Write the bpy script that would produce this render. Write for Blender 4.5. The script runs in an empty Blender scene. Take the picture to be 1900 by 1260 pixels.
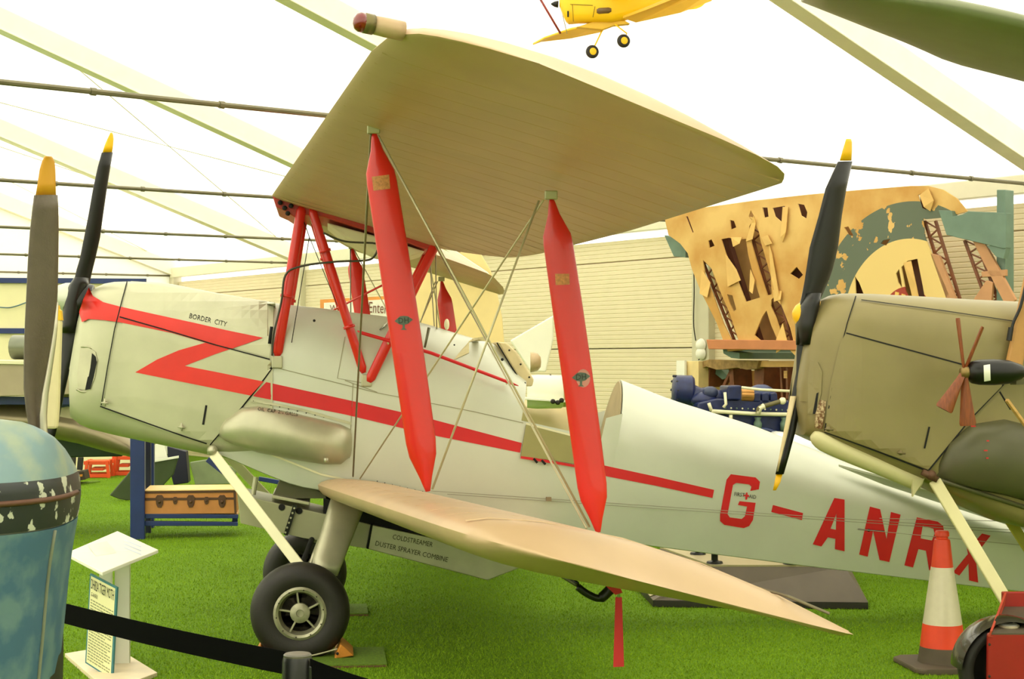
import bpy, bmesh, math, random
import numpy as np
from mathutils import Vector, Matrix, noise
from mathutils.bvhtree import BVHTree
from mathutils.geometry import tessellate_polygon
random.seed(7)
sc = bpy.context.scene
col = sc.collection
PI = math.pi

# ------------------------------------------------------------------ camera
F = 2950.0
PSI = math.atan(338/2950); TH = math.atan(46/2950)
CAM = Vector((0, -9.3, 1.55))
FW = Vector((math.sin(PSI)*math.cos(TH), math.cos(PSI)*math.cos(TH), math.sin(TH)))
RT = Vector((math.cos(PSI), -math.sin(PSI), 0)); UP = RT.cross(FW)
cd = bpy.data.cameras.new('camera'); cam = bpy.data.objects.new('camera', cd); col.objects.link(cam)
cd.sensor_fit = 'HORIZONTAL'; cd.sensor_width = 36; cd.lens = 36*F/1900
cd.clip_start = .05; cd.clip_end = 300
m3 = Matrix((RT, UP, -FW)).transposed()
cam.matrix_world = Matrix.Translation(CAM) @ m3.to_4x4()
sc.camera = cam

# ------------------------------------------------------------------ world, sun, exposure
w = bpy.data.worlds.new('world'); sc.world = w; w.use_nodes = True
bg = w.node_tree.nodes['Background']
bg.inputs[0].default_value = (1.0, .945, .87, 1); bg.inputs[1].default_value = 2.1
sd = bpy.data.lights.new('sun', 'SUN'); sd.energy = 3.2; sd.angle = .02; sd.color = (1, .97, .86)
sun = bpy.data.objects.new('sun', sd); col.objects.link(sun); sun.rotation_euler = (math.radians(18), math.radians(-22), 0)
sc.view_settings.view_transform = 'Standard'; sc.view_settings.look = 'None'
sc.view_settings.gamma = 1; sc.view_settings.use_curve_mapping = False
sc.view_settings.exposure = 0.5

# ------------------------------------------------------------------ measuring helpers (pixel of the photo -> point in the hall)
def ray(x, y): return FW + RT*((x-950)/F) + UP*((630-y)/F)
def U(x, y, Y): d = ray(x, y); return CAM + d*((Y-CAM.y)/d.y)
def G(x, y, Z=0): d = ray(x, y); return CAM + d*((Z-CAM.z)/d.z)
def D(x, y, dep): return CAM + ray(x, y)*dep

# ------------------------------------------------------------------ materials
def lin(c):
    return tuple(((v/255)/12.92 if v/255 <= .04045 else ((v/255+.055)/1.055)**2.4) for v in c) + (1,)
MATS = {}
def mat(name, c, rough=.5, metal=0, var=.12, scale=6, c2=None, bump=0, bscale=80, spec=.5, coat=0, stretch=None):
    if name in MATS: return MATS[name]
    m = bpy.data.materials.new(name); m.use_nodes = True; nt = m.node_tree; N = nt.nodes; L = nt.links
    b = N['Principled BSDF']; b.inputs['Roughness'].default_value = rough; b.inputs['Metallic'].default_value = metal
    b.inputs['Specular IOR Level'].default_value = spec; b.inputs['Coat Weight'].default_value = coat
    tc = N.new('ShaderNodeTexCoord'); mp = N.new('ShaderNodeMapping'); L.new(tc.outputs['Object'], mp.inputs[0])
    if stretch: mp.inputs['Scale'].default_value = stretch
    nz = N.new('ShaderNodeTexNoise'); nz.inputs['Scale'].default_value = scale; nz.inputs['Detail'].default_value = 6
    L.new(mp.outputs[0], nz.inputs['Vector'])
    rp = N.new('ShaderNodeValToRGB'); L.new(nz.outputs['Fac'], rp.inputs[0])
    a = lin(c)
    if c2 is None:
        var = min(var, .99); lo = tuple(v*(1-var) for v in a[:3])+(1,); hi = tuple(min(1, v*(1+var)) for v in a[:3])+(1,)
        rp.color_ramp.elements[0].position = .3; rp.color_ramp.elements[1].position = .7
    else:
        lo = a; hi = lin(c2); rp.color_ramp.elements[0].position = .45; rp.color_ramp.elements[1].position = .62
    rp.color_ramp.elements[0].color = lo; rp.color_ramp.elements[1].color = hi
    L.new(rp.outputs[0], b.inputs['Base Color'])
    if bump:
        n2 = N.new('ShaderNodeTexNoise'); n2.inputs['Scale'].default_value = bscale; n2.inputs['Detail'].default_value = 3
        L.new(mp.outputs[0], n2.inputs['Vector'])
        bp = N.new('ShaderNodeBump'); bp.inputs['Strength'].default_value = bump; bp.inputs['Distance'].default_value = .01
        L.new(n2.outputs['Fac'], bp.inputs['Height']); L.new(bp.outputs[0], b.inputs['Normal'])
    MATS[name] = m; return m

M_silver = mat('silver_dope', (205, 207, 192), .38, .25, .04, 3, bump=.10, bscale=5)
M_cowl = mat('silver_cowl', (188, 186, 158), .36, .45, .07, 5, bump=.12, bscale=6)
M_wing = mat('silver_wing', (196, 166, 130), .45, .12, .06, 4, bump=.06, bscale=4)
M_alu = mat('dull_aluminium', (188, 184, 158), .38, .6, .10, 7, bump=.15, bscale=9)
M_red = mat('red_paint', (214, 30, 22), .32, 0, .06, 5, coat=.3)
M_reddec = mat('red_marking', (226, 44, 34), .42, 0, .05, 9)
M_redlet = mat('red_letter', (208, 20, 30), .42, 0, .05, 9)
M_black = mat('black_paint', (15, 14, 12), .32, 0, .3, 6, spec=.4)
M_rubber = mat('tyre_rubber', (34, 29, 24), .55, 0, .2, 9, bump=.1, bscale=60)
M_dark = mat('dark_gap', (14, 13, 11), .8)
M_yellow = mat('yellow_paint', (240, 185, 10), .4)
M_propgrey = mat('worn_grey_prop', (84, 72, 54), .5, 0, .12, 30, bump=.1, bscale=200)
M_cream = mat('cream_paint', (232, 226, 190), .5, 0, .04)
M_white = mat('white_paint', (238, 236, 222), .45, 0, .03)
M_green = mat('olive_green_paint', (136, 124, 80), .38, .1, .10, 3, bump=.14, bscale=4)
M_greend = mat('dark_green_paint', (84, 82, 54), .4, .1, .12, 4, bump=.05, bscale=7)
M_limecr = mat('cream_green_paint', (206, 198, 148), .45, 0, .04)
M_wood = mat('varnished_wood', (128, 64, 24), .4, 0, .25, 14, stretch=(8, 8, 1))
M_palewood = mat('pale_wood', (205, 160, 95), .6, 0, .15, 10, stretch=(1, 1, 6))
M_blue = mat('blue_rack_paint', (26, 46, 104), .4)
M_wire = mat('wire_metal', (128, 118, 88), .4, .5)
M_wirel = mat('pale_wire', (196, 188, 154), .4, .4)
M_orange = mat('orange_plastic', (226, 78, 24), .45)
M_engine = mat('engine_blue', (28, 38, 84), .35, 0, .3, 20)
M_brass = mat('brass', (190, 140, 80), .3, .8)
M_ink = mat('stencil_ink', (34, 28, 22), .7)
M_steel = mat('galvanised_bracket', (104, 128, 112), .5, .1)
M_fur = mat('turf_mat', (98, 128, 22), .9, 0, .35, 60, bump=.6, bscale=200)
M_lino = mat('brown_board', (96, 84, 68), .55, 0, .08)

# ------------------------------------------------------------------ object helpers
def tagged(o, label=None, cat=None, group=None, kind=None):
    if label: o['label'] = label
    if cat: o['category'] = cat
    if group: o['group'] = group
    if kind: o['kind'] = kind
    return o
def thing(name, label, cat, loc=(0, 0, 0), group=None):
    o = bpy.data.objects.new(name, None); col.objects.link(o); o.location = loc; o.empty_display_size = .1
    return tagged(o, label, cat, group)
def link_mesh(name, me, m, parent=None, smooth=False):
    if m is not None and len(me.materials) == 0:
        me.materials.append(m)
    if smooth:
        me.polygons.foreach_set('use_smooth', [True]*len(me.polygons))
    o = bpy.data.objects.new(name, me); col.objects.link(o)
    if parent is not None:
        o.parent = parent
        p = Vector((0, 0, 0)); q = parent
        while q is not None: p += q.location; q = q.parent
        o.location = -p
    return o
class MB:
    def __init__(s): s.b = bmesh.new()
    def verts(s, pts): return [s.b.verts.new(Vector(p)) for p in pts]
    def face(s, vs):
        try: return s.b.faces.new(vs)
        except ValueError: return None
    def box(s, c, size, R=None):
        c = Vector(c); hx, hy, hz = size[0]/2, size[1]/2, size[2]/2
        R = R or Matrix.Identity(3)
        v = s.verts([c+R@Vector((x, y, z)) for x in (-hx, hx) for y in (-hy, hy) for z in (-hz, hz)])
        for f in ((0, 1, 3, 2), (4, 6, 7, 5), (0, 4, 5, 1), (2, 3, 7, 6), (0, 2, 6, 4), (1, 5, 7, 3)): s.face([v[i] for i in f])
        return s
    def bar(s, a, b, wd, hd=None, upv=(0, 0, 1)):
        a = Vector(a); b = Vector(b); z = (b-a); L = z.length; z.normalize(); hd = hd or wd
        x = Vector(upv).cross(z)
        if x.length < 1e-3: x = Vector((1, 0, 0)).cross(z)
        x.normalize(); y = z.cross(x); R = Matrix((x, y, z)).transposed()
        return s.box((a+b)/2, (wd, hd, L), R)
    def tube(s, pts, r, n=8, cap=True):
        pts = [Vector(p) for p in pts]; rs = r if isinstance(r, (list, tuple)) else [r]*len(pts)
        rings = []; t0 = (pts[1]-pts[0]).normalized(); x = t0.orthogonal().normalized()
        for i, p in enumerate(pts):
            t = (pts[min(i+1, len(pts)-1)]-pts[max(i-1, 0)]).normalized()
            x = (x-t*x.dot(t)).normalized(); y = t.cross(x)
            rings.append(s.verts([p+(x*math.cos(k*2*PI/n)+y*math.sin(k*2*PI/n))*rs[i] for k in range(n)]))
        s.skin(rings, cap); return s
    def skin(s, rings, cap=True):
        n = len(rings[0])
        for a, b in zip(rings, rings[1:]):
            for k in range(n): s.face([a[k], a[(k+1) % n], b[(k+1) % n], b[k]])
        if cap: s.face(rings[0][::-1]); s.face(rings[-1])
    def loft(s, secs, cap=True):
        s.skin([s.verts(q) for q in secs], cap); return s
    def lathe(s, prof, o, ax, n=24, cap=True):
        o = Vector(o); ax = Vector(ax).normalized(); x = ax.orthogonal().normalized(); y = ax.cross(x)
        s.loft([[o+ax*h+(x*math.cos(k*2*PI/n)+y*math.sin(k*2*PI/n))*max(r, 1e-4) for k in range(n)] for r, h in prof], cap); return s
    def prism(s, pts, ext, holes=()):
        pts = [Vector(p) for p in pts]; ext = Vector(ext)
        loops = [pts]+[[Vector(p) for p in h] for h in holes]
        flat = [p for l in loops for p in l]
        if holes:
            tb = bmesh.new(); tv = [tb.verts.new(p) for p in flat]; es = []; k = 0
            for l in loops:
                es += [tb.edges.new((tv[k+i], tv[k+(i+1) % len(l)])) for i in range(len(l))]; k += len(l)
            bmesh.ops.triangle_fill(tb, use_beauty=True, use_dissolve=False, edges=es, normal=ext.normalized())
            tb.verts.index_update(); tri = [[v.index for v in f.verts] for f in tb.faces]; tb.free()
        else: tri = tessellate_polygon(loops)
        A = s.verts(flat); B = s.verts([p+ext for p in flat])
        for t in tri: s.face([A[i] for i in t]); s.face([B[i] for i in t][::-1])
        k = 0
        for l in loops:
            n = len(l)
            for i in range(n): s.face([A[k+i], A[k+(i+1) % n], B[k+(i+1) % n], B[k+i]])
            k += n
        return s
    def ball(s, c, r, n=12, sc3=(1, 1, 1)):
        c = Vector(c); prof = []
        rings = []
        for i in range(1, n):
            a = PI*i/n
            rings.append(s.verts([c+Vector((math.cos(k*2*PI/n)*math.sin(a)*r*sc3[0], math.sin(k*2*PI/n)*math.sin(a)*r*sc3[1], math.cos(a)*r*sc3[2])) for k in range(n)]))
        s.skin(rings, True); return s
    def build(s, name, m, parent=None, smooth=False, bevel=0, solid=0, label=None, cat=None, group=None, kind=None, subd=0, autosm=None):
        bmesh.ops.recalc_face_normals(s.b, faces=s.b.faces)
        me = bpy.data.meshes.new(name); s.b.to_mesh(me); s.b.free()
        o = link_mesh(name, me, m, parent, smooth)
        if autosm and smooth:
            me.set_sharp_from_angle(angle=math.radians(autosm))
        if solid:
            md = o.modifiers.new('s', 'SOLIDIFY'); md.thickness = solid; md.offset = 0
        if bevel:
            md = o.modifiers.new('b', 'BEVEL'); md.width = bevel; md.segments = 2; md.limit_method = 'ANGLE'
        if subd:
            md = o.modifiers.new('u', 'SUBSURF'); md.levels = subd; md.render_levels = subd
        return tagged(o, label, cat, group, kind)
def cp(o, parent=None):
    c = o.copy(); col.objects.link(c)
    if parent is not None: c.parent = parent
    for ch in list(o.children): cp(ch, c)
    return c
def wire(name, parent, a, b, r=.003, m=None):
    return MB().tube([a, b], r, 6).build(name, m or M_wire, parent, True)
def curve_pts(pts, k=6):
    P = [Vector(p) for p in pts]; P = [P[0]]+P+[P[-1]]; out = []
    for i in range(1, len(P)-2):
        for j in range(k):
            t = j/k; a, b, c, d = P[i-1], P[i], P[i+1], P[i+2]
            out.append(.5*((2*b)+(c-a)*t+(2*a-5*b+4*c-d)*t*t+(3*b-a-3*c+d)*t**3))
    out.append(P[-2]); return out
def lerp_list(tab, x):
    if x <= tab[0][0]: return tab[0][1]
    for (a, p), (b, q) in zip(tab, tab[1:]):
        if x <= b: return p+(q-p)*(x-a)/(b-a)
    return tab[-1][1]

def bvh_of(objs):
    vs = []; ps = []
    for o in objs:
        n = len(vs); P = Vector((0, 0, 0)); q = o
        while q is not None: P += q.location; q = q.parent
        vs += [v.co+P for v in o.data.vertices]; ps += [[n+i for i in p.vertices] for p in o.data.polygons]
    return BVHTree.FromPolygons(vs, ps)
def clip_half(poly, ax, v, keep_gt):
    out = []
    for i in range(len(poly)):
        a, b = poly[i], poly[(i+1) % len(poly)]
        ia = (a[ax] > v) == keep_gt; ib = (b[ax] > v) == keep_gt
        if ia: out.append(a)
        if ia != ib:
            t = (v-a[ax])/(b[ax]-a[ax]); out.append((a[0]+(b[0]-a[0])*t, a[1]+(b[1]-a[1])*t))
    return out
def decal(name, poly, bvh, m, parent, off=.002, step=14, thick=0, holes=(), label=None, dflt=None, smooth=True):
    """paint or sheet that lies on the surface behind the outline; follows the surface, own thickness"""
    loops = [[Vector((x, y, 0)) for x, y in poly]]+[[Vector((x, y, 0)) for x, y in h] for h in holes]
    flat = [p for l in loops for p in l]
    B = bmesh.new(); cache = {}
    def V(x, y):
        k = (round(x, 2), round(y, 2))
        if k in cache: return cache[k]
        d = ray(x, y); hit = bvh.ray_cast(CAM, d.normalized())
        if hit[0] is None: p = U(x, y, dflt if dflt is not None else -.28)
        else:
            nn = hit[1]
            if nn.dot(d) > 0: nn = -nn
            nn = (nn*.25-d.normalized()*.75).normalized()
            p = hit[0]+nn*off
        cache[k] = B.verts.new(p); return cache[k]
    for t in tessellate_polygon(loops):
        tri = [(flat[i].x, flat[i].y) for i in t]
        x0 = math.floor(min(p[0] for p in tri)/step); x1 = math.ceil(max(p[0] for p in tri)/step)
        y0 = math.floor(min(p[1] for p in tri)/step); y1 = math.ceil(max(p[1] for p in tri)/step)
        for i in range(x0, x1):
            cx = clip_half(clip_half(tri, 0, i*step, True), 0, (i+1)*step, False)
            if len(cx) < 3: continue
            for j in range(y0, y1):
                cc = clip_half(clip_half(cx, 1, j*step, True), 1, (j+1)*step, False)
                if len(cc) < 3: continue
                vs = []
                for q in cc:
                    v = V(*q)
                    if v not in vs: vs.append(v)
                if len(vs) >= 3:
                    try: B.faces.new(vs)
                    except ValueError: pass
    bmesh.ops.recalc_face_normals(B, faces=B.faces)
    me = bpy.data.meshes.new(name); B.to_mesh(me); B.free()
    if thick <= .0021: thick = 0
    o = link_mesh(name, me, m, parent, smooth and not thick)
    if thick:
        md = o.modifiers.new('s', 'SOLIDIFY'); md.thickness = thick; md.offset = 0
    if label: o['label'] = label
    return o
def line_px(pts, wd):
    """outline of a strip along a pixel polyline"""
    L = []; R = []
    for i, (x, y) in enumerate(pts):
        a = pts[max(i-1, 0)]; b = pts[min(i+1, len(pts)-1)]
        dx, dy = b[0]-a[0], b[1]-a[1]; l = math.hypot(dx, dy); nx, ny = -dy/l*wd/2, dx/l*wd/2
        L.append((x+nx, y+ny)); R.append((x-nx, y-ny))
    return L+R[::-1]
def text_mesh(txt, size=1.0):
    cu = bpy.data.curves.new('t', 'FONT'); cu.body = txt; cu.size = size; cu.resolution_u = 2
    o = bpy.data.objects.new('t', cu); col.objects.link(o); bpy.context.view_layer.update()
    dg = bpy.context.evaluated_depsgraph_get(); me = bpy.data.meshes.new_from_object(o.evaluated_get(dg))
    bpy.data.objects.remove(o); return me
def text_px(name, txt, p0, p1, h, bvh, m, parent, off=.003, dflt=-.3, up=None):
    """lettering from pixel p0 to p1 along its baseline, h pixels high, laid on the surface"""
    me = text_mesh(txt); xs = [v.co.x for v in me.vertices]; ys = [v.co.y for v in me.vertices]
    x0, x1 = min(xs), max(xs); y0, y1 = 0, max(ys)
    dx, dy = p1[0]-p0[0], p1[1]-p0[1]; L = math.hypot(dx, dy)
    ux, uy = up or (dy/L, -dx/L)
    for v in me.vertices:
        s = (v.co.x-x0)/(x1-x0); t = (v.co.y-y0)/(y1-y0)*h
        px = p0[0]+dx*s+ux*t; py = p0[1]+dy*s+uy*t
        d = ray(px, py); hit = bvh.ray_cast(CAM, d.normalized()) if bvh else (None,)
        if hit[0] is None: v.co = U(px, py, dflt)
        else:
            nn = hit[1]
            if nn.dot(d) > 0: nn = -nn
            v.co = hit[0]+nn*off
    return link_mesh(name, me, m, parent)

# ================================================================== THE SETTING
K = Vector((-2.66, 18.71, 0)); WD = Vector((.5135, -.858, 0)).normalized(); WN = Vector((-WD.y*-1, 0, 0))
WN = Vector((WD.y, -WD.x, 0))                     # points into the hall
EH = 3.1; BAY = 4.35; SL = math.tan(math.radians(18.2)); HALF = 12.5; NB = 8
S0 = -1; S1 = NB
def Wp(s, t, z): return K + WD*s + WN*t + Vector((0, 0, z))
def WPX(x, y, t=.3):
    """point seen at pixel x,y on the plane t metres in front of the back wall -> (s, z)"""
    d = ray(x, y); k = ((K+WN*t)-CAM).dot(WN)/d.dot(WN); p = CAM+d*k
    return (p-K).dot(WD), p.z

# membrane: white translucent PVC
mm = bpy.data.materials.new('white_membrane'); mm.use_nodes = True; nt = mm.node_tree; nt.nodes.clear()
out = nt.nodes.new('ShaderNodeOutputMaterial'); mx = nt.nodes.new('ShaderNodeMixShader'); mx.inputs[0].default_value = .45
df = nt.nodes.new('ShaderNodeBsdfDiffuse'); tr = nt.nodes.new('ShaderNodeBsdfTranslucent')
df.inputs[0].default_value = (.9, .9, .84, 1); tr.inputs[0].default_value = (.92, .92, .84, 1)
nt.links.new(tr.outputs[0], mx.inputs[1]); nt.links.new(df.outputs[0], mx.inputs[2]); nt.links.new(mx.outputs[0], out.inputs[0])
M_mem = mm
b = MB()
for k in range(S0, S1):
    s0, s1 = k*BAY, (k+1)*BAY
    rows = []
    for t in (0, HALF, 2*HALF):
        z = EH+.25+(HALF-abs(t-HALF))*SL
        rows.append(b.verts([Wp(s0+(s1-s0)*u/4, t, z-(.05*math.sin(PI*u/4))) for u in range(5)]))
    for r0, r1 in zip(rows, rows[1:]):
        for i in range(4): b.face([r0[i], r0[i+1], r1[i+1], r1[i]])
b.build('ceiling', M_mem, kind='structure', smooth=True)
for nm, t in (('wall_front', 2*HALF),):
    MB().prism([Wp(S0*BAY, t, 0), Wp(S1*BAY, t, 0), Wp(S1*BAY, t, EH+.25), Wp(S0*BAY, t, EH+.25)], WN*.02).build(nm, M_mem, kind='structure')
M_mem2 = mat('white_gable_sheet', (246, 246, 236), .6, 0, .02)
for nm, s, mt in (('wall_left', S0*BAY+4.3, M_mem), ('wall_right', S1*BAY, M_mem)):
    MB().prism([Wp(s, 0, 0), Wp(s, 2*HALF, 0), Wp(s, 2*HALF, EH+.25), Wp(s, HALF, EH+.25+HALF*SL), Wp(s, 0, EH+.25)], WD*.02).build(nm, mt, kind='structure')

# turf floor
M_turf = bpy.data.materials.new('artificial_turf'); M_turf.use_nodes = True; nt = M_turf.node_tree; N = nt.nodes; L = nt.links
bs = N['Principled BSDF']; bs.inputs['Roughness'].default_value = .85; bs.inputs['Specular IOR Level'].default_value = .15
tc = N.new('ShaderNodeTexCoord')
n1 = N.new('ShaderNodeTexNoise'); n1.inputs['Scale'].default_value = 90; n1.inputs['Detail'].default_value = 4
n2 = N.new('ShaderNodeTexNoise'); n2.inputs['Scale'].default_value = 1.6; n2.inputs['Detail'].default_value = 4
L.new(tc.outputs['Object'], n1.inputs[0]); L.new(tc.outputs['Object'], n2.inputs[0])
r1 = N.new('ShaderNodeValToRGB'); r1.color_ramp.elements[0].position = .3; r1.color_ramp.elements[1].position = .72
r1.color_ramp.elements[0].color = lin((70, 108, 8)); r1.color_ramp.elements[1].color = lin((136, 176, 30))
r2 = N.new('ShaderNodeValToRGB'); r2.color_ramp.elements[0].position = .3; r2.color_ramp.elements[1].position = .7
r2.color_ramp.elements[0].color = (.78, .80, .7, 1); r2.color_ramp.elements[1].color = (1, 1, 1, 1)
mu = N.new('ShaderNodeMixRGB'); mu.blend_type = 'MULTIPLY'; mu.inputs[0].default_value = 1
L.new(n1.outputs[0], r1.inputs[0]); L.new(n2.outputs[0], r2.inputs[0]); L.new(r1.outputs[0], mu.inputs[1]); L.new(r2.outputs[0], mu.inputs[2])
L.new(mu.outputs[0], bs.inputs['Base Color'])
bp = N.new('ShaderNodeBump'); bp.inputs['Distance'].default_value = .02; bp.inputs['Strength'].default_value = .8
L.new(n1.outputs[0], bp.inputs['Height']); L.new(bp.outputs[0], bs.inputs['Normal'])
MB().prism([Wp(S0*BAY, -.3, -.05), Wp(S1*BAY, -.3, -.05), Wp(S1*BAY, 2*HALF+.3, -.05), Wp(S0*BAY, 2*HALF+.3, -.05)], (0, 0, .05)).build('floor', M_turf, kind='structure')
FLOOR = bpy.data.objects['floor']
M_blade = mat('turf_blade', (128, 162, 24), .7, 0, .25, 40, spec=.2)
# pile of the turf
def turf(name, n, area, parent=None, z0=0, hh=.014, seed=1):
    rg = np.random.default_rng(seed)
    xy = area(rg, n); n = len(xy)
    a = rg.uniform(0, 2*PI, n); h = rg.uniform(.6, 1.0, n)*hh; wd = rg.uniform(.0015, .003, n)
    lx = rg.normal(0, .4, n)*h; ly = rg.normal(0, .4, n)*h
    V3 = np.zeros((n, 3, 3), np.float32)
    V3[:, 0, 0] = xy[:, 0]-np.cos(a)*wd; V3[:, 0, 1] = xy[:, 1]-np.sin(a)*wd
    V3[:, 1, 0] = xy[:, 0]+np.cos(a)*wd; V3[:, 1, 1] = xy[:, 1]+np.sin(a)*wd
    V3[:, 2, 0] = xy[:, 0]+lx; V3[:, 2, 1] = xy[:, 1]+ly; V3[:, 2, 2] = h
    V3[:, :, 2] += z0
    me = bpy.data.meshes.new(name); me.vertices.add(n*3); me.loops.add(n*3); me.polygons.add(n)
    me.vertices.foreach_set('co', V3.reshape(-1)); me.loops.foreach_set('vertex_index', np.arange(n*3, dtype=np.int32))
    me.polygons.foreach_set('loop_start', np.arange(0, n*3, 3, dtype=np.int32)); me.update(calc_edges=True)
    o = link_mesh(name, me, M_blade, parent); o['kind'] = 'stuff'; return o
def wedge(rg, n):
    t = rg.uniform(0, 1, n*2); dep = 5.2+(t**1.5)*17
    xs = rg.uniform(-1050, 1050, n*2)/F*dep
    P = np.stack([CAM.x+FW.x*dep+RT.x*xs, CAM.y+FW.y*dep+RT.y*xs], 1)
    P = P[(P[:, 0]-K.x)*WN.x+(P[:, 1]-K.y)*WN.y > .15]; return P[:n]
g = turf('turf_pile', 420000, wedge, FLOOR)

# back wall of ribbed panels between posts
M_clad = mat('cream_cladding', (228, 215, 182), .55, 0, .02)
M_post = mat('pale_post', (206, 200, 172), .5, 0, .03)
wb = tagged(bpy.data.objects.new('wall_back', None), kind='structure'); col.objects.link(wb)
def panel_mesh(h, L_):
    b = MB(); n = max(2, round(h/.05)); rows = []
    for i in range(n):
        z = h*i/n; e = h/n
        for dz, dt in ((.04*e, 0), (.14*e, .005), (.86*e, .005), (.96*e, 0)):
            rows.append([Vector((0, dt, z+dz)), Vector((L_, dt, z+dz))])
    rr = [b.verts(r) for r in rows]
    for r0, r1 in zip(rr, rr[1:]): b.face([r0[0], r0[1], r1[1], r1[0]])
    me = bpy.data.meshes.new('panel'); b.b.to_mesh(me); b.b.free(); me.materials.append(M_clad); return me
RW = Matrix((WD, WN, Vector((0, 0, 1)))).transposed().to_4x4()
pm = panel_mesh(.992, BAY-.24); pm2 = panel_mesh(.24, BAY-.24)
for k in range(0, NB-1):
    for z, me in ((-.26, pm), (.735, pm), (1.735, pm), (2.735, pm2)):
        o = bpy.data.objects.new('wall_panel', me); col.objects.link(o); o.parent = wb
        o.matrix_local = Matrix.Translation(Wp(k*BAY+.12, .0, z)) @ RW
for k in range(0, NB):
    MB().box(Wp(k*BAY, .02, EH/2), (.26, .16, EH), RW.to_3x3()).build('post', M_post, wb, bevel=.01)
MB().box(Wp((S1+0)*BAY/2, -.1, 1.45), (S1*BAY, .06, 2.9), RW.to_3x3()).build('backing', M_clad, wb)
MB().box(Wp(S1*BAY/2, .05, EH+.03), (S1*BAY, .12, .17), RW.to_3x3()).build('trim_1', mat('eave_beam', (226, 222, 196), .45, 0, .03), kind='structure', bevel=.01)
MB().box(Wp(S1*BAY/2, -.12, EH+.14), (S1*BAY, .04, .3), RW.to_3x3()).build('trim_2', M_mem, kind='structure')
M_rafter = mat('rafter_aluminium', (240, 234, 214), .4, .1, .03)
kk = 3
for k in range(0, NB):
    b = MB()
    for t0, t1 in ((0, HALF), (2*HALF, HALF)):
        a = Wp(k*BAY, t0, EH+.08); c = Wp(k*BAY, t1, EH+.08+HALF*SL)
        b.bar(a, c, .13, .24, upv=(0, 0, 1))
        b.bar(a-Vector((0, 0, .115)), c-Vector((0, 0, .115)), .17, .02)
    b.build('trim_%d' % kk, M_rafter, kind='structure', bevel=.006); kk += 1
    b = MB(); sag = [Wp(k*BAY, 2*HALF*u/12, EH-.02-.10*math.sin(PI*u/12)) for u in range(13)]
    b.tube(sag, .016, 8)
    for u in np.arange(.02, 1, .03):
        p = Wp(k*BAY, 2*HALF*u, EH-.02-.10*math.sin(PI*u)); b.tube([p, p+WN*.03], .022, 8)
    b.build('trim_%d' % kk, mat('tie_rod', (120, 114, 92), .4, .5), kind='structure'); kk += 1
# thin wind bracing in the roof
for (k0, t0, k1, t1) in ((0, .4, 1, 12), (1, .4, 0, 12), (1, 6, 2, .4), (2, 6, 1, .4)):
    zf = lambda t: EH+.2+t*SL
    MB().tube([Wp(k0*BAY, t0, zf(t0)), Wp(k1*BAY, t1, zf(t1))], .006, 6).build('trim_%d' % kk, mat('bracing_cable', (190, 184, 150), .5), kind='structure'); kk += 1
# turnbuckles by the eave

# ================================================================== THE SILVER BIPLANE
WT = [(-1.45, .17), (-1.38, .21), (-1.28, .25), (-.9, .275), (-.5, .29), (-.2, .30), (1.2, .31), (1.8, .29), (3.9, .135), (5.1, .04)]
def side_tab(pix, wt, yc=0, k=1.0):
    out = []
    for x, y in pix:
        Y = yc-.25
        for _ in range(4):
            p = U(x, y, Y); Y = yc-k*lerp_list(wt, p.x)
        out.append((p.x, p.z))
    return out
def fus_section(X, w, yc, zt, zl, zc, zb, kb=.9, rt=2.0, nb=5, nt=10, rb=None):
    """closed outline in the plane X: rounded deck, upright side, lower side leaning in, belly"""
    half = []
    for i in range(nt+1):
        a = PI/2*i/nt
        half.append((w*(math.sin(a))**(2/rt), zl+(zt-zl)*max(0, math.cos(a))**(2/rt)))
    half.append((w*1.005, (zl*.5+zc*.5))); half.append((w, zc))
    if rb:
        for i in range(1, nb+1):
            a = PI/2*i/nb; half.append((w*(1-rb/w*(1-math.cos(a))) if rb < w else w*math.cos(a), zb+rb-rb*math.sin(a)))
    else:
        half.append((w*kb, zb+.004))
    half.append((0, zb))
    if not rb: half.insert(-1, (w*kb*.97, zb))
    return [Vector((X, yc-y, z)) for y, z in half]+[Vector((X, yc+y, z)) for y, z in half[-2:0:-1]]

plane = thing('biplane', 'large silver biplane with a red lightning stripe and red struts across the middle', 'biplane', (-.15, 0, 0))
# --- cowl
c_top = [(158, 534), (168, 527), (190, 522), (230, 521), (300, 525), (400, 544), (512, 562), (530, 564)]
c_bot = [(142, 752), (148, 770), (165, 786), (190, 796), (235, 808), (300, 822), (350, 833), (388, 841), (420, 850)]
tT = [(p.x, p.z) for p in (U(x, y, -.08) for x, y in c_top)]
tB = side_tab(c_bot, WT, 0, .7)
XF = tT[0][0]
secs = []
for i in range(20):
    u = i/19; X = XF-.0+(1.06)*u
    w_ = lerp_list(WT, X); zt = lerp_list(tT, X); zb = lerp_list(tB, X)
    zl = lerp_list([(XF, 1.80), (-.35, 1.56)], X)
    secs.append((X, w_+.008*u, zt+.004*u, zl, zb-.004*u))
# nose cap sections ahead of XF follow the sloping front face: bottom reaches further forward
nose = []
for X, w_, dzt, dzb in ((XF-.055, .10, -.16, .25), (XF-.045, .15, -.07, .12), (XF-.025, .185, -.025, .045)):
    nose.append(fus_section(X, w_, 0, tT[0][1]+dzt, 1.78, 1.52, tB[0][1]+dzb, rb=.09))
main = [fus_section(X, w_, 0, zt, zl, max(zb+.13, zl-.35), zb, rt=2.4, rb=.12) for X, w_, zt, zl, zb in secs]
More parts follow.
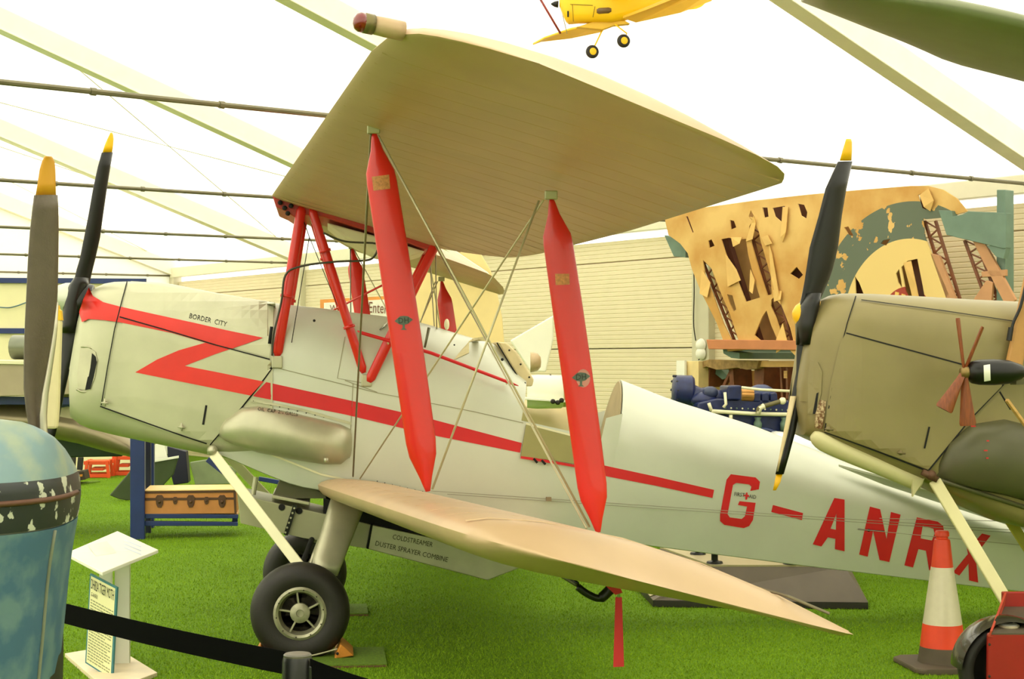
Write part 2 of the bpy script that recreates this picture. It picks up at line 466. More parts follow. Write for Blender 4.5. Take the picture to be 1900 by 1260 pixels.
# lean the sections so the cowl ends slope like the thrust line
def lean(sec, zref=1.7, k=.16): return [Vector((p.x+(p.z-zref)*k, p.y, p.z)) for p in sec]
b = MB(); b.loft([lean(q) for q in nose]+[lean(q, k=.16-.16*i/19) for i, q in enumerate(main)])
cowl = b.build('engine_cowl', M_cowl, plane, True, autosm=50)
# --- fuselage
f_top1 = [(500, 560), (512, 562), (600, 571), (640, 577), (700, 584), (760, 592), (800, 602), (855, 619), (900, 632), (930, 640), (945, 652), (965, 680), (982, 705), (984, 716)]
f_top2 = [(968, 788), (1065, 812), (1116, 823)]
f_top3 = [(1146, 704), (1152, 704), (1165, 708), (1250, 742), (1400, 789), (1500, 828), (1560, 853), (1700, 905), (1850, 960), (1950, 985)]
f_lon = [(500, 676), (700, 727), (880, 762), (971, 783), (1118, 815), (1410, 896), (1560, 935), (1840, 1010), (1950, 1030)]
f_cre = [(500, 790), (640, 838), (860, 880), (1086, 917), (1341, 956), (1530, 993), (1691, 1021), (1834, 1053), (1950, 1074)]
f_bot = [(385, 838), (420, 848), (500, 874), (595, 903), (800, 940), (1000, 974), (1200, 1008), (1500, 1048), (1840, 1090), (1950, 1102)]
sT1 = [(p.x, p.z) for p in (U(x, y, -.10) for x, y in f_top1)]
sT3 = [(p.x, p.z) for p in (U(x, y, -.05) for x, y in f_top3)]
sT2 = side_tab(f_top2, WT); sL = side_tab(f_lon, WT); sC = side_tab(f_cre, WT); sB = side_tab(f_bot, WT, 0, .93)
XA = sT2[0][0]; XB = sT3[0][0]
def ext(tab, X):
    if X > tab[-1][0]:
        (a, p), (b_, q) = tab[-2], tab[-1]; return q+(q-p)/(b_-a)*(X-b_)
    if X < tab[0][0]:
        (a, p), (b_, q) = tab[0], tab[1]; return p+(q-p)/(b_-a)*(X-a)
    return lerp_list(tab, X)
st = []
for i in range(24): st.append((-.62+(XA-.004+.62)*i/23, 1))
XM = side_tab([(1117, 815), (1146, 815)], WT); XB = XM[1][0]; XM = XM[0][0]
for i in range(5): st.append((XA+(XM-XA-.004)*i/4, 2))
st += [(XM, 4), (XB-.004, 4)]
for i in range(30): st.append((XB+(5.1-XB)*i/29, 3))
secs = []
for X, kind in st:
    w_ = lerp_list(WT, X); zl = ext(sL, X); zc = ext(sC, X); zb = ext(sB, X)
    T_ = {1: sT1, 2: sT2, 3: sT3, 4: sT3}[kind]; LK = .2*min(1, max(0, (X+.62)/.5))
    zt = max(ext(T_, X+LK*(ext(T_, X)-zl)), zl+.02)
    if X+LK*(zt-zl) > sT1[-3][0] and kind == 1: zt = ext(sT1, X+LK*(zt-zl))
    if X < -.3: zl = zl+.0
    if kind == 1 and X > sT1[-1][0]: zt = ext([(sT1[-1][0], sT1[-1][1]), (XA, ext(sT2, XA)+.03)], X)
    if kind == 2: zt = zl-.14
    if kind == 4: zt = zl-.10
    z0_ = zl if kind != 4 else zl+.12+(.05 if X > XM else 0)
    secs.append([Vector((p.x+(p.z-zl)*LK, p.y, p.z)) for p in fus_section(X, w_, 0, zt, z0_, zc, zb, rt={1: 2.3, 2: 6, 3: 1.75, 4: 6}[kind])])
b = MB(); b.loft(secs); fus = b.build('fuselage', M_silver, plane, True, autosm=26)
bv_c = bvh_of([cowl]); bv = bvh_of([cowl, fus])

# cowl panels, each a sheet of its own standing proud of the nose
decal('cowl_side_panel', [(230, 593), (370, 632), (501, 669), (506, 680), (480, 715), (440, 765), (388, 826), (290, 794), (192, 755), (205, 690), (222, 620)], bv_c, M_cowl, plane, .008, 16, .005)
decal('cowl_top_panel', [(243, 523), (300, 526), (400, 546), (511, 563), (507, 610), (500, 664), (380, 630), (232, 589)], bv_c, M_cowl, plane, .006, 16, .004)
bv2 = bvh_of([cowl, fus])
strip = lambda name, pts, wd, m, off=.012, step=16, bvv=None: decal(name, line_px(pts, wd), bvv or bv, m, plane, off, step, .002)
strip('cowl_hinge', [(222, 588), (300, 610), (400, 640), (501, 667)], 2.2, M_dark, .017)
strip('panel_seam', [(236, 523), (226, 560), (213, 610), (200, 680), (188, 752)], 2, M_dark, .015)
strip('panel_seam', [(186, 754), (250, 777), (320, 802), (384, 823)], 2.4, M_dark, .014)
strip('panel_seam', [(506, 680), (480, 716), (440, 766), (389, 825)], 4, M_dark, .005)
for x, y in ((195, 747), (337, 792)):
    p = U(x, y, -.30)
    MB().tube([p+Vector((-.02, -.012, 0)), p+Vector((.02, -.016, -.005))], .005, 6).tube([p+Vector((0, -.012, .022)), p+Vector((.002, -.016, -.022))], .005, 6).ball(p, .012, 8).build('toggle_fastener', M_alu, plane, True)
strip('cooling_slot', [(383, 752), (377, 788)], 4, M_dark, .014)
# air intake: recess, lip and inner plate on the front corner
decal('air_intake', [(150, 643), (165, 645), (177, 653), (181, 668), (176, 700), (168, 723), (146, 722), (143, 700), (147, 670)], bv, M_alu, plane, .006, 10, .004)
decal('intake_opening', [(171, 655), (178, 662), (180, 672), (174, 700), (168, 722), (158, 724), (163, 700), (165, 698), (168, 682)], bv, M_dark, plane, .010, 10, .002)
MB().tube(curve_pts([U(x, y, -.235) for x, y in ((150, 643), (168, 645), (179, 655), (181, 672), (176, 700), (168, 724), (152, 727), (142, 722))]), .006, 6).build('intake_lip', M_cowl, plane, True)

# markings
decal('red_stripe', [(165, 533), (173, 550), (192, 561), (222, 569), (290, 584), (359, 599), (420, 613), (488, 627), (451, 640), (400, 657), (343, 679), (400, 690), (489, 708), (465, 734), (350, 711), (251, 691), (292, 667), (332, 650), (381, 636), (319, 618), (222, 598), (192, 594), (165, 592), (153, 598), (148, 580), (154, 556)], bv, M_reddec, plane, .0135, 14, .001)
decal('red_stripe', [(494, 709), (640, 741), (790, 775), (968, 822), (965, 840), (790, 805), (640, 769), (469, 735)], bv, M_redlet, plane, .003, 16, .001)
decal('red_stripe', [(1118, 863), (1220, 885), (1325, 909), (1322, 924), (1220, 902), (1116, 882)], bv, M_redlet, plane, .003, 16, .001)
# registration
LET = {
 'letter_g': ([(1356, 880), (1402, 886), (1410, 894), (1408, 908), (1392, 911), (1394, 903), (1390, 899), (1366, 896), (1360, 900), (1350, 954), (1354, 960), (1376, 963), (1382, 958), (1386, 940), (1369, 937), (1372, 930), (1402, 933), (1397, 965), (1390, 976), (1380, 980), (1344, 974), (1336, 967), (1336, 955), (1348, 890)], ()),
 'hyphen': ([(1434, 937), (1490, 952), (1488, 965), (1431, 950)], ()),
 'letter_a': ([(1548, 924), (1567, 927), (1567, 1023), (1549, 1019), (1550, 1000), (1536, 997), (1524, 1014), (1508, 1010)], ([(1552, 953), (1551, 983), (1541, 981)],)),
 'letter_n': ([(1614, 940), (1633, 945), (1645, 1000), (1653, 950), (1671, 955), (1650, 1043), (1632, 1039), (1620, 985), (1610, 1033), (1594, 1029)], ()),
 'letter_r': ([(1701, 960), (1740, 968), (1750, 976), (1752, 990), (1745, 1006), (1738, 1011), (1744, 1062), (1724, 1058), (1718, 1022), (1704, 1019), (1694, 1053), (1678, 1049)], ([(1712, 976), (1732, 981), (1734, 990), (1729, 1003), (1708, 999)],)),
 'letter_x': ([(1786, 978), (1804, 984), (1806, 1008), (1822, 990), (1838, 994), (1810, 1030), (1815, 1081), (1798, 1077), (1797, 1046), (1780, 1068), (1768, 1062), (1796, 1028)], ())}
for k, (pl, hs) in LET.items():
    decal(k, pl, bv, M_redlet, plane, .003, 18, .001, hs)
text_px('lettering', 'BORDER  CITY', (351, 591), (420, 607), 9, bv, M_ink, plane, .009)
text_px('lettering', 'FIRST', (1362, 920), (1381, 922), 7, bv, M_ink, plane, .003)
text_px('lettering', 'AID', (1389, 924), (1402, 926), 7, bv, M_ink, plane, .003)
decal('red_cross', [(1384, 914), (1387, 914), (1387, 918), (1390, 919), (1390, 922), (1387, 922), (1386, 927), (1383, 927), (1383, 921), (1380, 921), (1380, 918), (1384, 918)], bv, M_redlet, plane, .003, 18, .001)

# seams in the fabric and the metal side sheets
for pts in ([(515, 683), (700, 729), (880, 764), (971, 785)], [(655, 712), (648, 850)], [(700, 728), (640, 706)], [(640, 625), (626, 702), (680, 712)]):
    strip('side_seam', pts, 1.4, mat('seam_grey', (150, 146, 118), .5), .003, 18)
for x, y, r in ((583, 595, .008), (932, 667, .009), (843, 640, .005)):
    MB().lathe([(r, 0), (r*.6, .006)], U(x, y, -.305), (0, -1, 0), 10).build('grommet', M_dark, plane, True)
# door of the rear cockpit folded open over its hinge
decal('cockpit_door', [(976, 788), (1065, 811), (1112, 822), (1108, 868), (1040, 856), (966, 846)], bv, mat('door_lining', (152, 146, 92), .5, 0, .06), plane, .014, 16, .012, dflt=-.32)
strip('door_hinge', [(966, 848), (1040, 860), (1108, 872)], 5, M_redlet, .02)
strip('door_edge', [(976, 786), (1065, 809), (1112, 820)], 3, M_cream, .02)
for x in (994, 1009): MB().bar(U(x-4, 850+(x-990)*.2, -.33), U(x+3, 858+(x-990)*.2, -.33), .012).build('door_latch', M_dark, plane)
# rear cockpit: head pad, seat back, instrument coaming
zl_ = ext(sL, XB); zt_ = ext(sT3, XB+.06)
q0 = [(p.y*.96, p.z*.97+zl_*.03) for p in fus_section(XB, lerp_list(WT, XB), 0, zt_, zl_, zl_-.1, zl_-.2, rt=1.75) if p.z > zl_-.12]
MB().prism([Vector((XB-.012+(z-zl_)*.2, y, z)) for y, z in q0], (.006, 0, 0)).build('bulkhead', mat('brown_leather', (168, 150, 112), .6), plane)
# black-edged hatch / strap plate at the rear of the front decking
pk = [(922, 634), (940, 636), (958, 652), (991, 704), (988, 717), (974, 717), (948, 680)]
MB().prism([U(x, y, -.19) for x, y in pk], (0, .38, 0)).build('decking_plate', mat('tan_plate', (222, 204, 158), .5), plane, bevel=.01)
MB().tube([U(x, y, -.195) for x, y in ((922, 636), (946, 676), (972, 716))], .004, 6).build('plate_edge', M_dark, plane)
for x, y in ((945, 650), (966, 676), (982, 700), (974, 711)):
    MB().ball(U(x, y, -.21), .006, 8).build('screw', M_ink, plane, True)
# windscreen, folded hood and front coaming
M_glass = bpy.data.materials.new('clear_plastic'); M_glass.use_nodes = True; gb = M_glass.node_tree.nodes['Principled BSDF']
gb.inputs['Base Color'].default_value = (.9, .88, .75, 1); gb.inputs['Roughness'].default_value = .12; gb.inputs['Transmission Weight'].default_value = .8; gb.inputs['IOR'].default_value = 1.1
wsb = MB(); wsb.loft([[U(x, y, Y) for x, y, Y in ((704, 612, -.25), (720, 596, -.16), (730, 590, 0), (720, 596, .16), (704, 612, .25))], [U(x, y, Y) for x, y, Y in ((742, 590, -.14), (750, 572, -.10), (752, 566, 0), (750, 572, .10), (742, 590, .14))]], cap=False)
wsb.build('windscreen', M_glass, plane, True, solid=.004)
decal('coaming_patch', [(852, 655), (878, 628), (902, 624), (905, 632), (870, 634), (870, 655), (842, 668)], bv, mat('tan_fabric', (216, 204, 158), .7), plane, .005, 12, .004)
MB().ball(U(829, 602, -.05), .022, 12, (.7, 1, 1.5)).build('coaming_knob', M_cream, plane, True)
MB().tube([U(796, 608, -.30), U(788, 645, -.31)], [.009, .006], 8).build('throttle_lever', mat('grey_lever', (110, 106, 84), .4, .5), plane, True)
# belly trim line, strakes ahead of the tail
for sg in (1, -1):
    pts = [U(1556, 862, -.17), U(1640, 884, -.20), U(1760, 917, -.26), U(1900, 958, -.34), U(1960, 975, -.36), U(1960, 1000, -.10), U(1760, 935, -.12), U(1640, 896, -.13)]
    MB().prism([Vector((p.x, p.y*sg, p.z)) for p in pts], (0, 0, -.012)).build('tail_strake', M_silver, plane)
b = MB(); b.loft([[Vector((x, y, z)) for x, y in ((4.2, 0), (4.5, -.02), (5.2, -.03), (5.75, -.005), (5.75, .005), (5.2, .03), (4.5, .02))] for z in (.55, .95)]+[[Vector((x, y, 1.35)) for x, y in ((5.0, 0), (5.05, -.01), (5.3, -.015), (5.6, -.004), (5.6, .004), (5.3, .015), (5.05, .01))]])
b.build('rudder', M_silver, plane, True)

# --- external oil tank on the side
b = MB(); rows = []
tk = [(404, 800, 808, .0), (418, 778, 818, .06), (450, 755, 831, .105), (480, 752, 840, .12), (540, 764, 852, .125), (600, 778, 862, .12), (632, 786, 862, .10), (650, 794, 848, .05), (655, 806, 832, .0)]
secs = []
for x, y0, y1, bul in tk:
    p0 = U(x, y0, -.285); p1 = U(x, y1, -.285); q = []
    for i in range(9):
        a = PI*i/8; z = p0.z+(p1.z-p0.z)*(1-math.cos(a))/2; q.append(Vector((p0.x, -.285-bul*max(0, math.sin(a))**.7, z)))
    q.append(Vector((p0.x, -.26, p1.z))); q.append(Vector((p0.x, -.26, p0.z))); secs.append(q)
b.loft(secs); tank = b.build('oil_tank', M_alu, plane, True, autosm=60)
MB().tube([U(605, 850, -.40), U(605, 858, -.40)], .014, 8).build('drain_plug', M_alu, tank, True)
text_px('lettering', 'OIL  CAP  2½ GALLS', (478, 762), (552, 773), 6, bvh_of([tank]), M_ink, tank, .003, -.38)
strip('tank_flange', [(466, 742), (560, 760), (652, 786)], 5, M_alu, .012)
for i in range(12):
    t = i/11; MB().ball(U(470+180*t, 744+41*t, -.31), .004, 6).build('rivet', M_ink, plane, True)
strip('belly_flange', [(412, 812), (500, 842), (595, 880), (700, 903), (780, 915)], 3.5, M_cream, .006)

# --- wings
def wing_pt(O, dih, inc, a, bb, h, sg=1):
    c = Vector((math.cos(inc), 0, -math.sin(inc))); n = Vector((math.sin(inc), 0, math.cos(inc)))
    p = O+Vector((0, -1, dih))*a+c*bb+n*h; return Vector((p.x, p.y*sg, p.z))
def foil(c):
    """upper, lower height at chord fraction (thin cambered section)"""
    th = .115*(1.4845*math.sqrt(max(c, 0))-.63*c-1.758*c*c+1.4215*c**3-.5075*c**4)*1.0
    cb = .035*4*c*(1-c)
    return cb+th*.62*1.3+.005*min(1, c*20), cb*.6-th*.62*.62-.005*min(1, c*20)
def make_wing(name, O, dih, inc, sweep, te, tip, amax, sg, m, parent, lk=1.0):
    b = MB(); secs = []; NA = 46; cs = [0, .008, .03, .07, .13, .2, .3, .42, .55, .68, .8, .9, .97, 1]
    tipc = [p[1] for p in tip]; 
    sts = [amax*.0+ (amax-.5)*i/26 for i in range(27)]+[amax-.5+.5*math.sin(PI/2*i/12) for i in range(1, 13)]
    for a in sts:
        le = 0; c1 = lerp_list(te, a)
        # clip chord interval to the tip outline
        lo, hi = 0, c1
        if a > tip[0][0] or a > tip[-1][0]:
            cc = np.linspace(0, 1.5, 301); ok = [c for c in cc if a <= lerp_list([(q[1], q[0]) for q in tip], c)]
            if ok: lo = max(lo, min(ok)) if a > tip[0][0] else lo; hi = min(hi, max(ok)) if a > tip[-1][0] else hi
            else: lo, hi = .40, .46
        rib = .0 if (round(a/.33)*.33-a) > .17 else 0
        q = []
        L_ = hi-lo; ful = lerp_list(te, min(a, amax-.5)); 
        tk_ = min(1, L_/ful+.0)*min(1, math.sqrt(max(.0, (amax-a)/.28))+.12)
        for c in cs: q.append(wing_pt(O, dih, inc, a, sweep*a+lo+c*L_, foil(c)[0]*ful*tk_, sg))
        for c in cs[-2:0:-1]: q.append(wing_pt(O, dih, inc, a, sweep*a+lo+c*L_, (foil(c)[1]-(lk-1)*.055*math.sin(PI*min(1, c*1.15)**.45))*ful*tk_, sg))
        secs.append(q)
    b.loft(secs); return b.build(name, m, parent, True, autosm=50)
UO = Vector((-.323, -.3, 2.50)); UD, UI, US = .05, math.radians(17), .122
TIPU = [(3.93, 0), (4.16, .02), (4.30, .10), (4.36, .25), (4.381, .44), (4.27, .81), (4.18, 1.11), (4.10, 1.3), (4.0, 1.38), (3.85, 1.43)]
TEU = [(0, 1.02), (.06, 1.07), (.15, 1.14), (.25, 1.21), (.46, 1.32), (.8, 1.36), (1.41, 1.38), (2.2, 1.41), (4.5, 1.42)]
LO = Vector((-.065, -.3, .873)); LD, LI, LS = .070, math.radians(15.5), .115
TIPL = [(3.9, 0), (4.12, .02), (4.26, .12), (4.33, .3), (4.33, .5), (4.25, .85), (4.20, 1.1), (4.13, 1.28), (4.0, 1.36), (3.7, 1.39)]
TEL = [(0, 1.36), (4.5, 1.38)]
upper = []; lower = []
for sg in (1, -1):
    uw = make_wing('upper_wing', UO, UD, UI, US, TEU, TIPU, 4.381, sg, M_wing, plane); upper.append(uw)
    lw = make_wing('lower_wing', LO, LD, LI, LS, TEL, TIPL, 4.33, sg, M_wing, plane, 1.6); lower.append(lw)
    # rib tapes under the upper wing and over the lower wing
    for i in range(26):
        a = .12+i*.16
        if a > 4.1: continue
        c1 = lerp_list(TEU, a)*.985; f = lambda c, k: foil(c)[k]*1.38
        pts = [wing_pt(UO, UD, UI, a, US*a+c*c1, f(c, 1)+.0005, sg) for c in (.02, .08, .2, .4, .6, .8, .985)]
        MB().loft([[p+Vector((0, -.012, .0006)), p+Vector((0, .012, .0006)), p+Vector((0, .004, -.0022)), p+Vector((0, -.004, -.0022))] for p in pts]).build('rib_tape', M_wing, uw)
    for i in range(13):
        a = .15+i*.32
        pts = [wing_pt(LO, LD, LI, a, LS*a+c*1.36, foil(c)[0]*1.36-.0005, sg) for c in (.03, .08, .2, .4, .6, .8, .985)]
        MB().loft([[p+Vector((0, -.006, 0)), p+Vector((0, .006, 0)), p+Vector((0, .004, .0025)), p+Vector((0, -.004, .0025))] for p in pts]).build('rib_tape', M_wing, lw)
# aileron gap on the lower wing
for sg in (1, -1):
    pts = [wing_pt(LO, LD, LI, a, LS*a+c*1.36, foil(c)[0]*1.36+.003, sg) for a, c in ((2.5, .98), (2.5, .76), (3.3, .76), (4.12, .78), (4.2, .86))]
    MB().tube(pts, .005, 5).build('aileron_gap', mat('gap_grey', (120, 110, 84), .7), lower[0 if sg == 1 else 1])
# wing tip lamp
p0 = U(748, 58, -4.5); p1 = U(655, 38, -4.55)
ax = (p1-p0); LL = ax.length
tl = MB(); tl.lathe([(.030, 0), (.030, LL*.35), (.028, LL*.62)], p0, ax, 16); lamp = tl.build('lamp_fairing', M_wing, plane, True)
MB().lathe([(.031, LL*.60), (.031, LL*.80)], p0, ax, 16).build('lamp_collar', mat('olive_metal', (120, 108, 70), .35, .5), lamp, True)
MB().lathe([(.031, LL*.80), (.030, LL*.88), (.023, LL*.95), (.010, LL*.99), (0, LL)], p0, ax, 16).build('red_lens', mat('dark_red_lens', (120, 14, 16), .15, 0, coat=.8), lamp, True)

# --- centre section tank
sec = [(505, 362), (512, 384), (530, 392), (548, 404), (560, 398), (600, 402), (650, 418), (700, 434), (745, 446), (790, 462), (812, 456), (800, 446), (650, 398), (560, 374)]
pp = [U(x, y, -.30) for x, y in sec]
b = MB(); b.prism([Vector((p.x, -.295, p.z)) for p in pp], (0, .59, 0)); b.build('centre_tank', mat('red_tank', (176, 42, 26), .4), plane, bevel=.006)
pp2 = [U(x, y, -.26) for x, y in ((606, 412), (640, 440), (700, 470), (752, 478), (790, 466), (700, 438))]
MB().prism([Vector((p.x, -.24, p.z)) for p in pp2], (0, .48, 0)).build('tank_underside', M_cream, plane, bevel=.01)
for x, y in ((520, 376), (528, 386), (540, 382), (534, 396)):
    MB().ball(U(x, y, -.31), .014, 8).build('tank_fitting', M_dark, plane, True)

# --- cabane struts
def strut_pair(name, a, b_, wd, m=M_red, tabs=()):
    for sg in (1, -1):
        A = Vector((a.x, a.y*sg, a.z)); Bv = Vector((b_.x, b_.y*sg, b_.z))
        ax = (Bv-A); secs = []
        x = Vector((1, 0, 0)); x = (x-ax.normalized()*x.dot(ax.normalized())).normalized(); y = ax.normalized().cross(x)
        for t, k in ((0, .55), (.03, .95), (.5, 1), (.97, .95), (1, .5)):
            secs.append([A+ax*t+(x*math.cos(j*PI/6)*k*wd/2+y*math.sin(j*PI/6)*k*wd*.32) for j in range(12)])
        o = MB().loft(secs).build(name, m, plane, True)
        for t in tabs:
            c = A+ax*t; MB().lathe([(wd*.66, -.008), (wd*.66, .008)], c, ax, 12).build('clamp', m, o, True)
strut_pair('cabane_strut', U(560, 383, -.30), U(514, 661, -.30), .058, tabs=(.6,))
strut_pair('cabane_strut', U(578, 386, -.30), U(675, 692, -.30), .052, tabs=(.26, .72))
strut_pair('cabane_strut', U(808, 453, -.30), U(684, 709, -.31), .058)
for x, y in ((514, 672), (680, 706)):
    MB().box(U(x, y, -.305), (.06, .02, .07)).build('strut_fitting', M_alu, plane, bevel=.006)
wire('cross_brace', plane, U(606, 582, .28), U(712, 528, .0), .006, M_red)
MB().tube([U(663, 614, -.36), U(672, 618, -.36), U(800, 655, -.36), U(948, 711, -.36), U(962, 716, -.36)], [.003, .010, .010, .009, .002], 10).build('pressure_tube', M_redlet, plane, True)
for x, y in ((720, 634), (940, 706)):
    MB().tube([U(x, y, -.36), U(x, y+6, -.30)], .006, 6).build('tube_bracket', M_cream, plane)
# --- interplane struts
def interplane(top, bot, wd, emblem=None):
    for sg in (1, -1):
        A = Vector((top.x, top.y*sg, top.z)); Bv = Vector((bot.x, bot.y*sg, bot.z)); ax = Bv-A; z = ax.normalized()
        x = Vector((1, 0, 0)); x = (x-z*x.dot(z)).normalized(); y = z.cross(x); secs = []
        for t, k, f in ((0, .12, .9), (.012, .22, .9), (.05, .42, 1), (.11, .95, 1), (.14, 1, 1), (.3, 1.03, 1), (.5, 1.04, 1), (.7, 1.03, 1), (.86, 1, 1), (.90, .9, 1), (.96, .42, 1), (.985, .26, .9), (1, .16, .9)):
            off = x*(wd*.035*math.sin(PI*t))
            q = []
            for j in range(16):
                a = 2*PI*j/16; cx = math.cos(a); q.append(A+ax*t+off+x*(cx*wd*k/2)+y*(math.sin(a)*.021*f*min(1, k*1.6)*(1.0 if cx < 0 else 1-.35*cx)))
            secs.append(q)
        o = MB().loft(secs).build('interplane_strut', M_red, plane, True)
        MB().box(A-z*.012, (.05, .03, .035)).build('strut_fitting', mat('fitting_metal', (170, 168, 130), .4, .5), o, bevel=.004)
        if sg == 1: near = o
    return near
s1 = interplane(U(694, 246, -3.1), U(794, 912, -3.1), .118)
s2 = interplane(U(1023, 368, -3.1), U(1110, 988, -3.1), .118)
bs1 = bvh_of([s1]); bs2 = bvh_of([s2])
M_badge = mat('badge_grey', (84, 98, 84), .5); M_lab = mat('worn_label', (196, 132, 78), .6, 0, .25, 120)
decal('paper_label', [(690, 328), (722, 324), (724, 350), (693, 354)], bs1, M_lab, s1, .002, 5, .001)
decal('paper_label', [(1030, 508), (1056, 508), (1057, 528), (1031, 529)], bs2, M_lab, s2, .002, 5, .001)
def badge(s, bvv, cx, cy, disc=False):
    if disc: decal('badge_disc', [(cx+4+13*math.cos(a*PI/8), cy+2+17*math.sin(a*PI/8)) for a in range(16)], bvv, mat('badge_silver', (196, 132, 120), .5), s, .002, 5, .001)
    decal('winged_badge', [(cx-17, cy+1), (cx-7, cy-8), (cx, cy-9), (cx+8, cy-8), (cx+17, cy-2), (cx+8, cy+6), (cx, cy+8), (cx-8, cy+7)], bvv, M_badge, s, .0032, 5, .001)
    decal('badge_foot', [(cx-2, cy+7), (cx+2, cy+7), (cx+2, cy+14), (cx+6, cy+17), (cx-6, cy+17), (cx-2, cy+14)], bvv, M_badge, s, .0032, 5, .001)
    text_px('lettering', 'DH', (cx-9, cy+5), (cx+9, cy+4), 10, bvv, mat('badge_black', (16, 18, 16), .5), s, .0045, -3.13)
badge(s1, bs1, 749, 595); badge(s2, bs2, 1078, 700, True)
# --- bracing wires
for a, c, r in (((655, 884, -.34), (688, 250, -3.1), .005), ((668, 888, -.34), (1008, 372, -3.1), .0045),
                ((702, 252, -3.1), (1094, 978, -3.08), .0045), ((806, 452, -.30), (1088, 980, -3.1), .0045), ((1000, 372, -3.1), (802, 908, -3.1), .0045),
                ((808, 455, -.28), (814, 850, .2), .0035)):
    for sg in (1, -1):
        A = U(*a); Bv = U(*c); 
        wire('bracing_wire', plane, Vector((A.x, A.y*sg, A.z)), Vector((Bv.x, Bv.y*sg, Bv.z)), r, M_wirel if r == .0045 else M_wire)
for a, c in (((574, 440, -.30), (541, 636, -.30)), ((574, 440, -.30), (626, 566, .1)), ((574, 440, -.30), (560, 400, -.3))):
    wire('cabane_wire', plane, U(*a), U(*c), .0025, M_ink)
MB().tube(curve_pts([U(x, y, -.34) for x, y in ((505, 660), (508, 620), (522, 560), (530, 510), (560, 494), (620, 486), (670, 484), (690, 480), (700, 465), (698, 452), (640, 448), (600, 432))]), .006, 8).build('rubber_hose', mat('dark_hose', (62, 58, 44), .5), plane, True)
MB().tube([U(504, 606, -.345), U(500, 638, -.345)], .009, 8).build('hose_plug', M_dark, plane, True)
for (x0, y0, x1, y1) in ((800, 911, 1900, 985), (830, 917, 1900, 990), (1632, 962, 1900, 968), (1590, 982, 1900, 1012)):
    wire('control_cable', plane, U(x0, y0, -.33), U(x1, y1, -.24), .0018, mat('cable_grey', (150, 146, 128), .5))
MB().box(U(1018, 926, -.32), (.03, .02, .022)).build('cable_guide', mat('guide_brown', (140, 120, 90), .6), plane)
MB().tube([U(1592, 982, -.24), U(1612, 984, -.27), U(1640, 986, -.24)], .004, 6).ball(U(1612, 984, -.27), .009, 8).build('cable_fairlead', M_ink, plane)
# wing root plates, tie-down rings
for k in range(7):
    MB().ball(U(700+14*k, 893+3.2*k, -.31), .0035, 6).build('rivet', M_ink, plane, True)
MB().tube([U(785+9*math.cos(t*PI/6), 979+9*math.sin(t*PI/6), -3.4) for t in range(-5, 7)], .004, 6).build('tie_down_ring', mat('ring_metal', (170, 190, 150), .4, .6), plane)

# --- undercarriage
M_hub = mat('wheel_hub', (170, 166, 140), .4, .5, .2, 30)
WHL = U(557, 1133, -.80); R_ = .262
for sg in (1, -1):
    c = Vector((WHL.x, .80*sg*-1, .243)); ax = Vector((0, -1*sg, .03))
    prof = [(R_*.50, -.085), (R_*.60, -.098), (R_*.78, -.103), (R_*.90, -.088), (R_*.975, -.055), (R_, 0), (R_*.975, .055), (R_*.90, .088), (R_*.78, .103), (R_*.60, .098), (R_*.50, .085)]
    tyre = MB().lathe(prof, c, ax, 48, False).build('tyre', M_rubber, plane, True)
    for v in tyre.data.vertices:
        if v.co.z+plane.location.z < .004: v.co.z = .004-plane.location.z
    hub = MB().lathe([(R_*.47, .070), (R_*.53, .092), (R_*.48, .100), (R_*.43, .092), (R_*.41, .050), (R_*.38, .035)], c, ax, 40, False).build('wheel_rim', M_hub, plane, True, autosm=40)
    MB().lathe([(R_*.41, .030), (.03, .030)], c, ax, 32).build('wheel_disc', mat('disc_dark', (60, 52, 38), .6, .3), hub, True)
    MB().lathe([(.052, .03), (.052, .072), (.038, .080), (.02, .082), (.018, .070)], c, ax, 24).build('hub_boss', M_hub, hub, True, autosm=40)
    zz = Vector(ax).normalized(); xx = zz.orthogonal().normalized(); yy = zz.cross(xx)
    for k in range(5):
        d = xx*math.cos(k*2*PI/5+.3)+yy*math.sin(k*2*PI/5+.3)
        MB().bar(c+zz*.055+d*.04, c+zz*.055+d*(R_*.43), .010, .03, upv=zz).build('spoke', M_hub, hub, bevel=.002)
    for k in range(10):
        d = xx*math.cos(k*2*PI/10)+yy*math.sin(k*2*PI/10); MB().ball(c+zz*.099+d*(R_*.47), .004, 6).build('rim_bolt', M_ink, hub)
    # radius rod
    A = U(396, 842, -.30); Bv = U(556, 1050, -.74)
    f = lambda p: Vector((p.x, p.y*sg, p.z))
    o = MB().bar(f(A), f(Bv), .056, .02, upv=(0, -1, 0)).build('radius_rod', M_cream, plane, bevel=.006)
    A = U(648, 925, -.36); Bv = U(600, 1064, -.70); x = Vector((1, 0, -.2)).normalized(); secs = []
    for t in np.linspace(0, 1, 6):
        c0 = f(A)+(f(Bv)-f(A))*t; wd = .20-.045*t
        secs.append([c0+x*(math.cos(j*PI/8)*wd/2)+Vector((0, 1, 0))*(math.sin(j*PI/8)*.034*(1-.3*math.cos(j*PI/8))) for j in range(16)])
    MB().loft(secs).build('oleo_fairing', M_alu, plane, True)
    MB().tube([f(U(600, 1064, -.70)), Vector((WHL.x, -.72*sg, .243))], .024, 10).build('axle', M_alu, plane, True)
    MB().tube([f(U(560, 1048, -.68)), f(U(585, 985, -.10))], .016, 8).build('axle_tube', M_dark, plane, True)
    MB().tube([f(U(575, 1050, -.62)), f(U(598, 990, -.3))], .014, 8).build('brace_tube', M_alu, plane, True)
MB().ball(U(394, 836, -.30), .030, 10).bar(U(388, 838, -.30), U(408, 850, -.28), .03).build('rod_fitting', M_alu, plane, True)

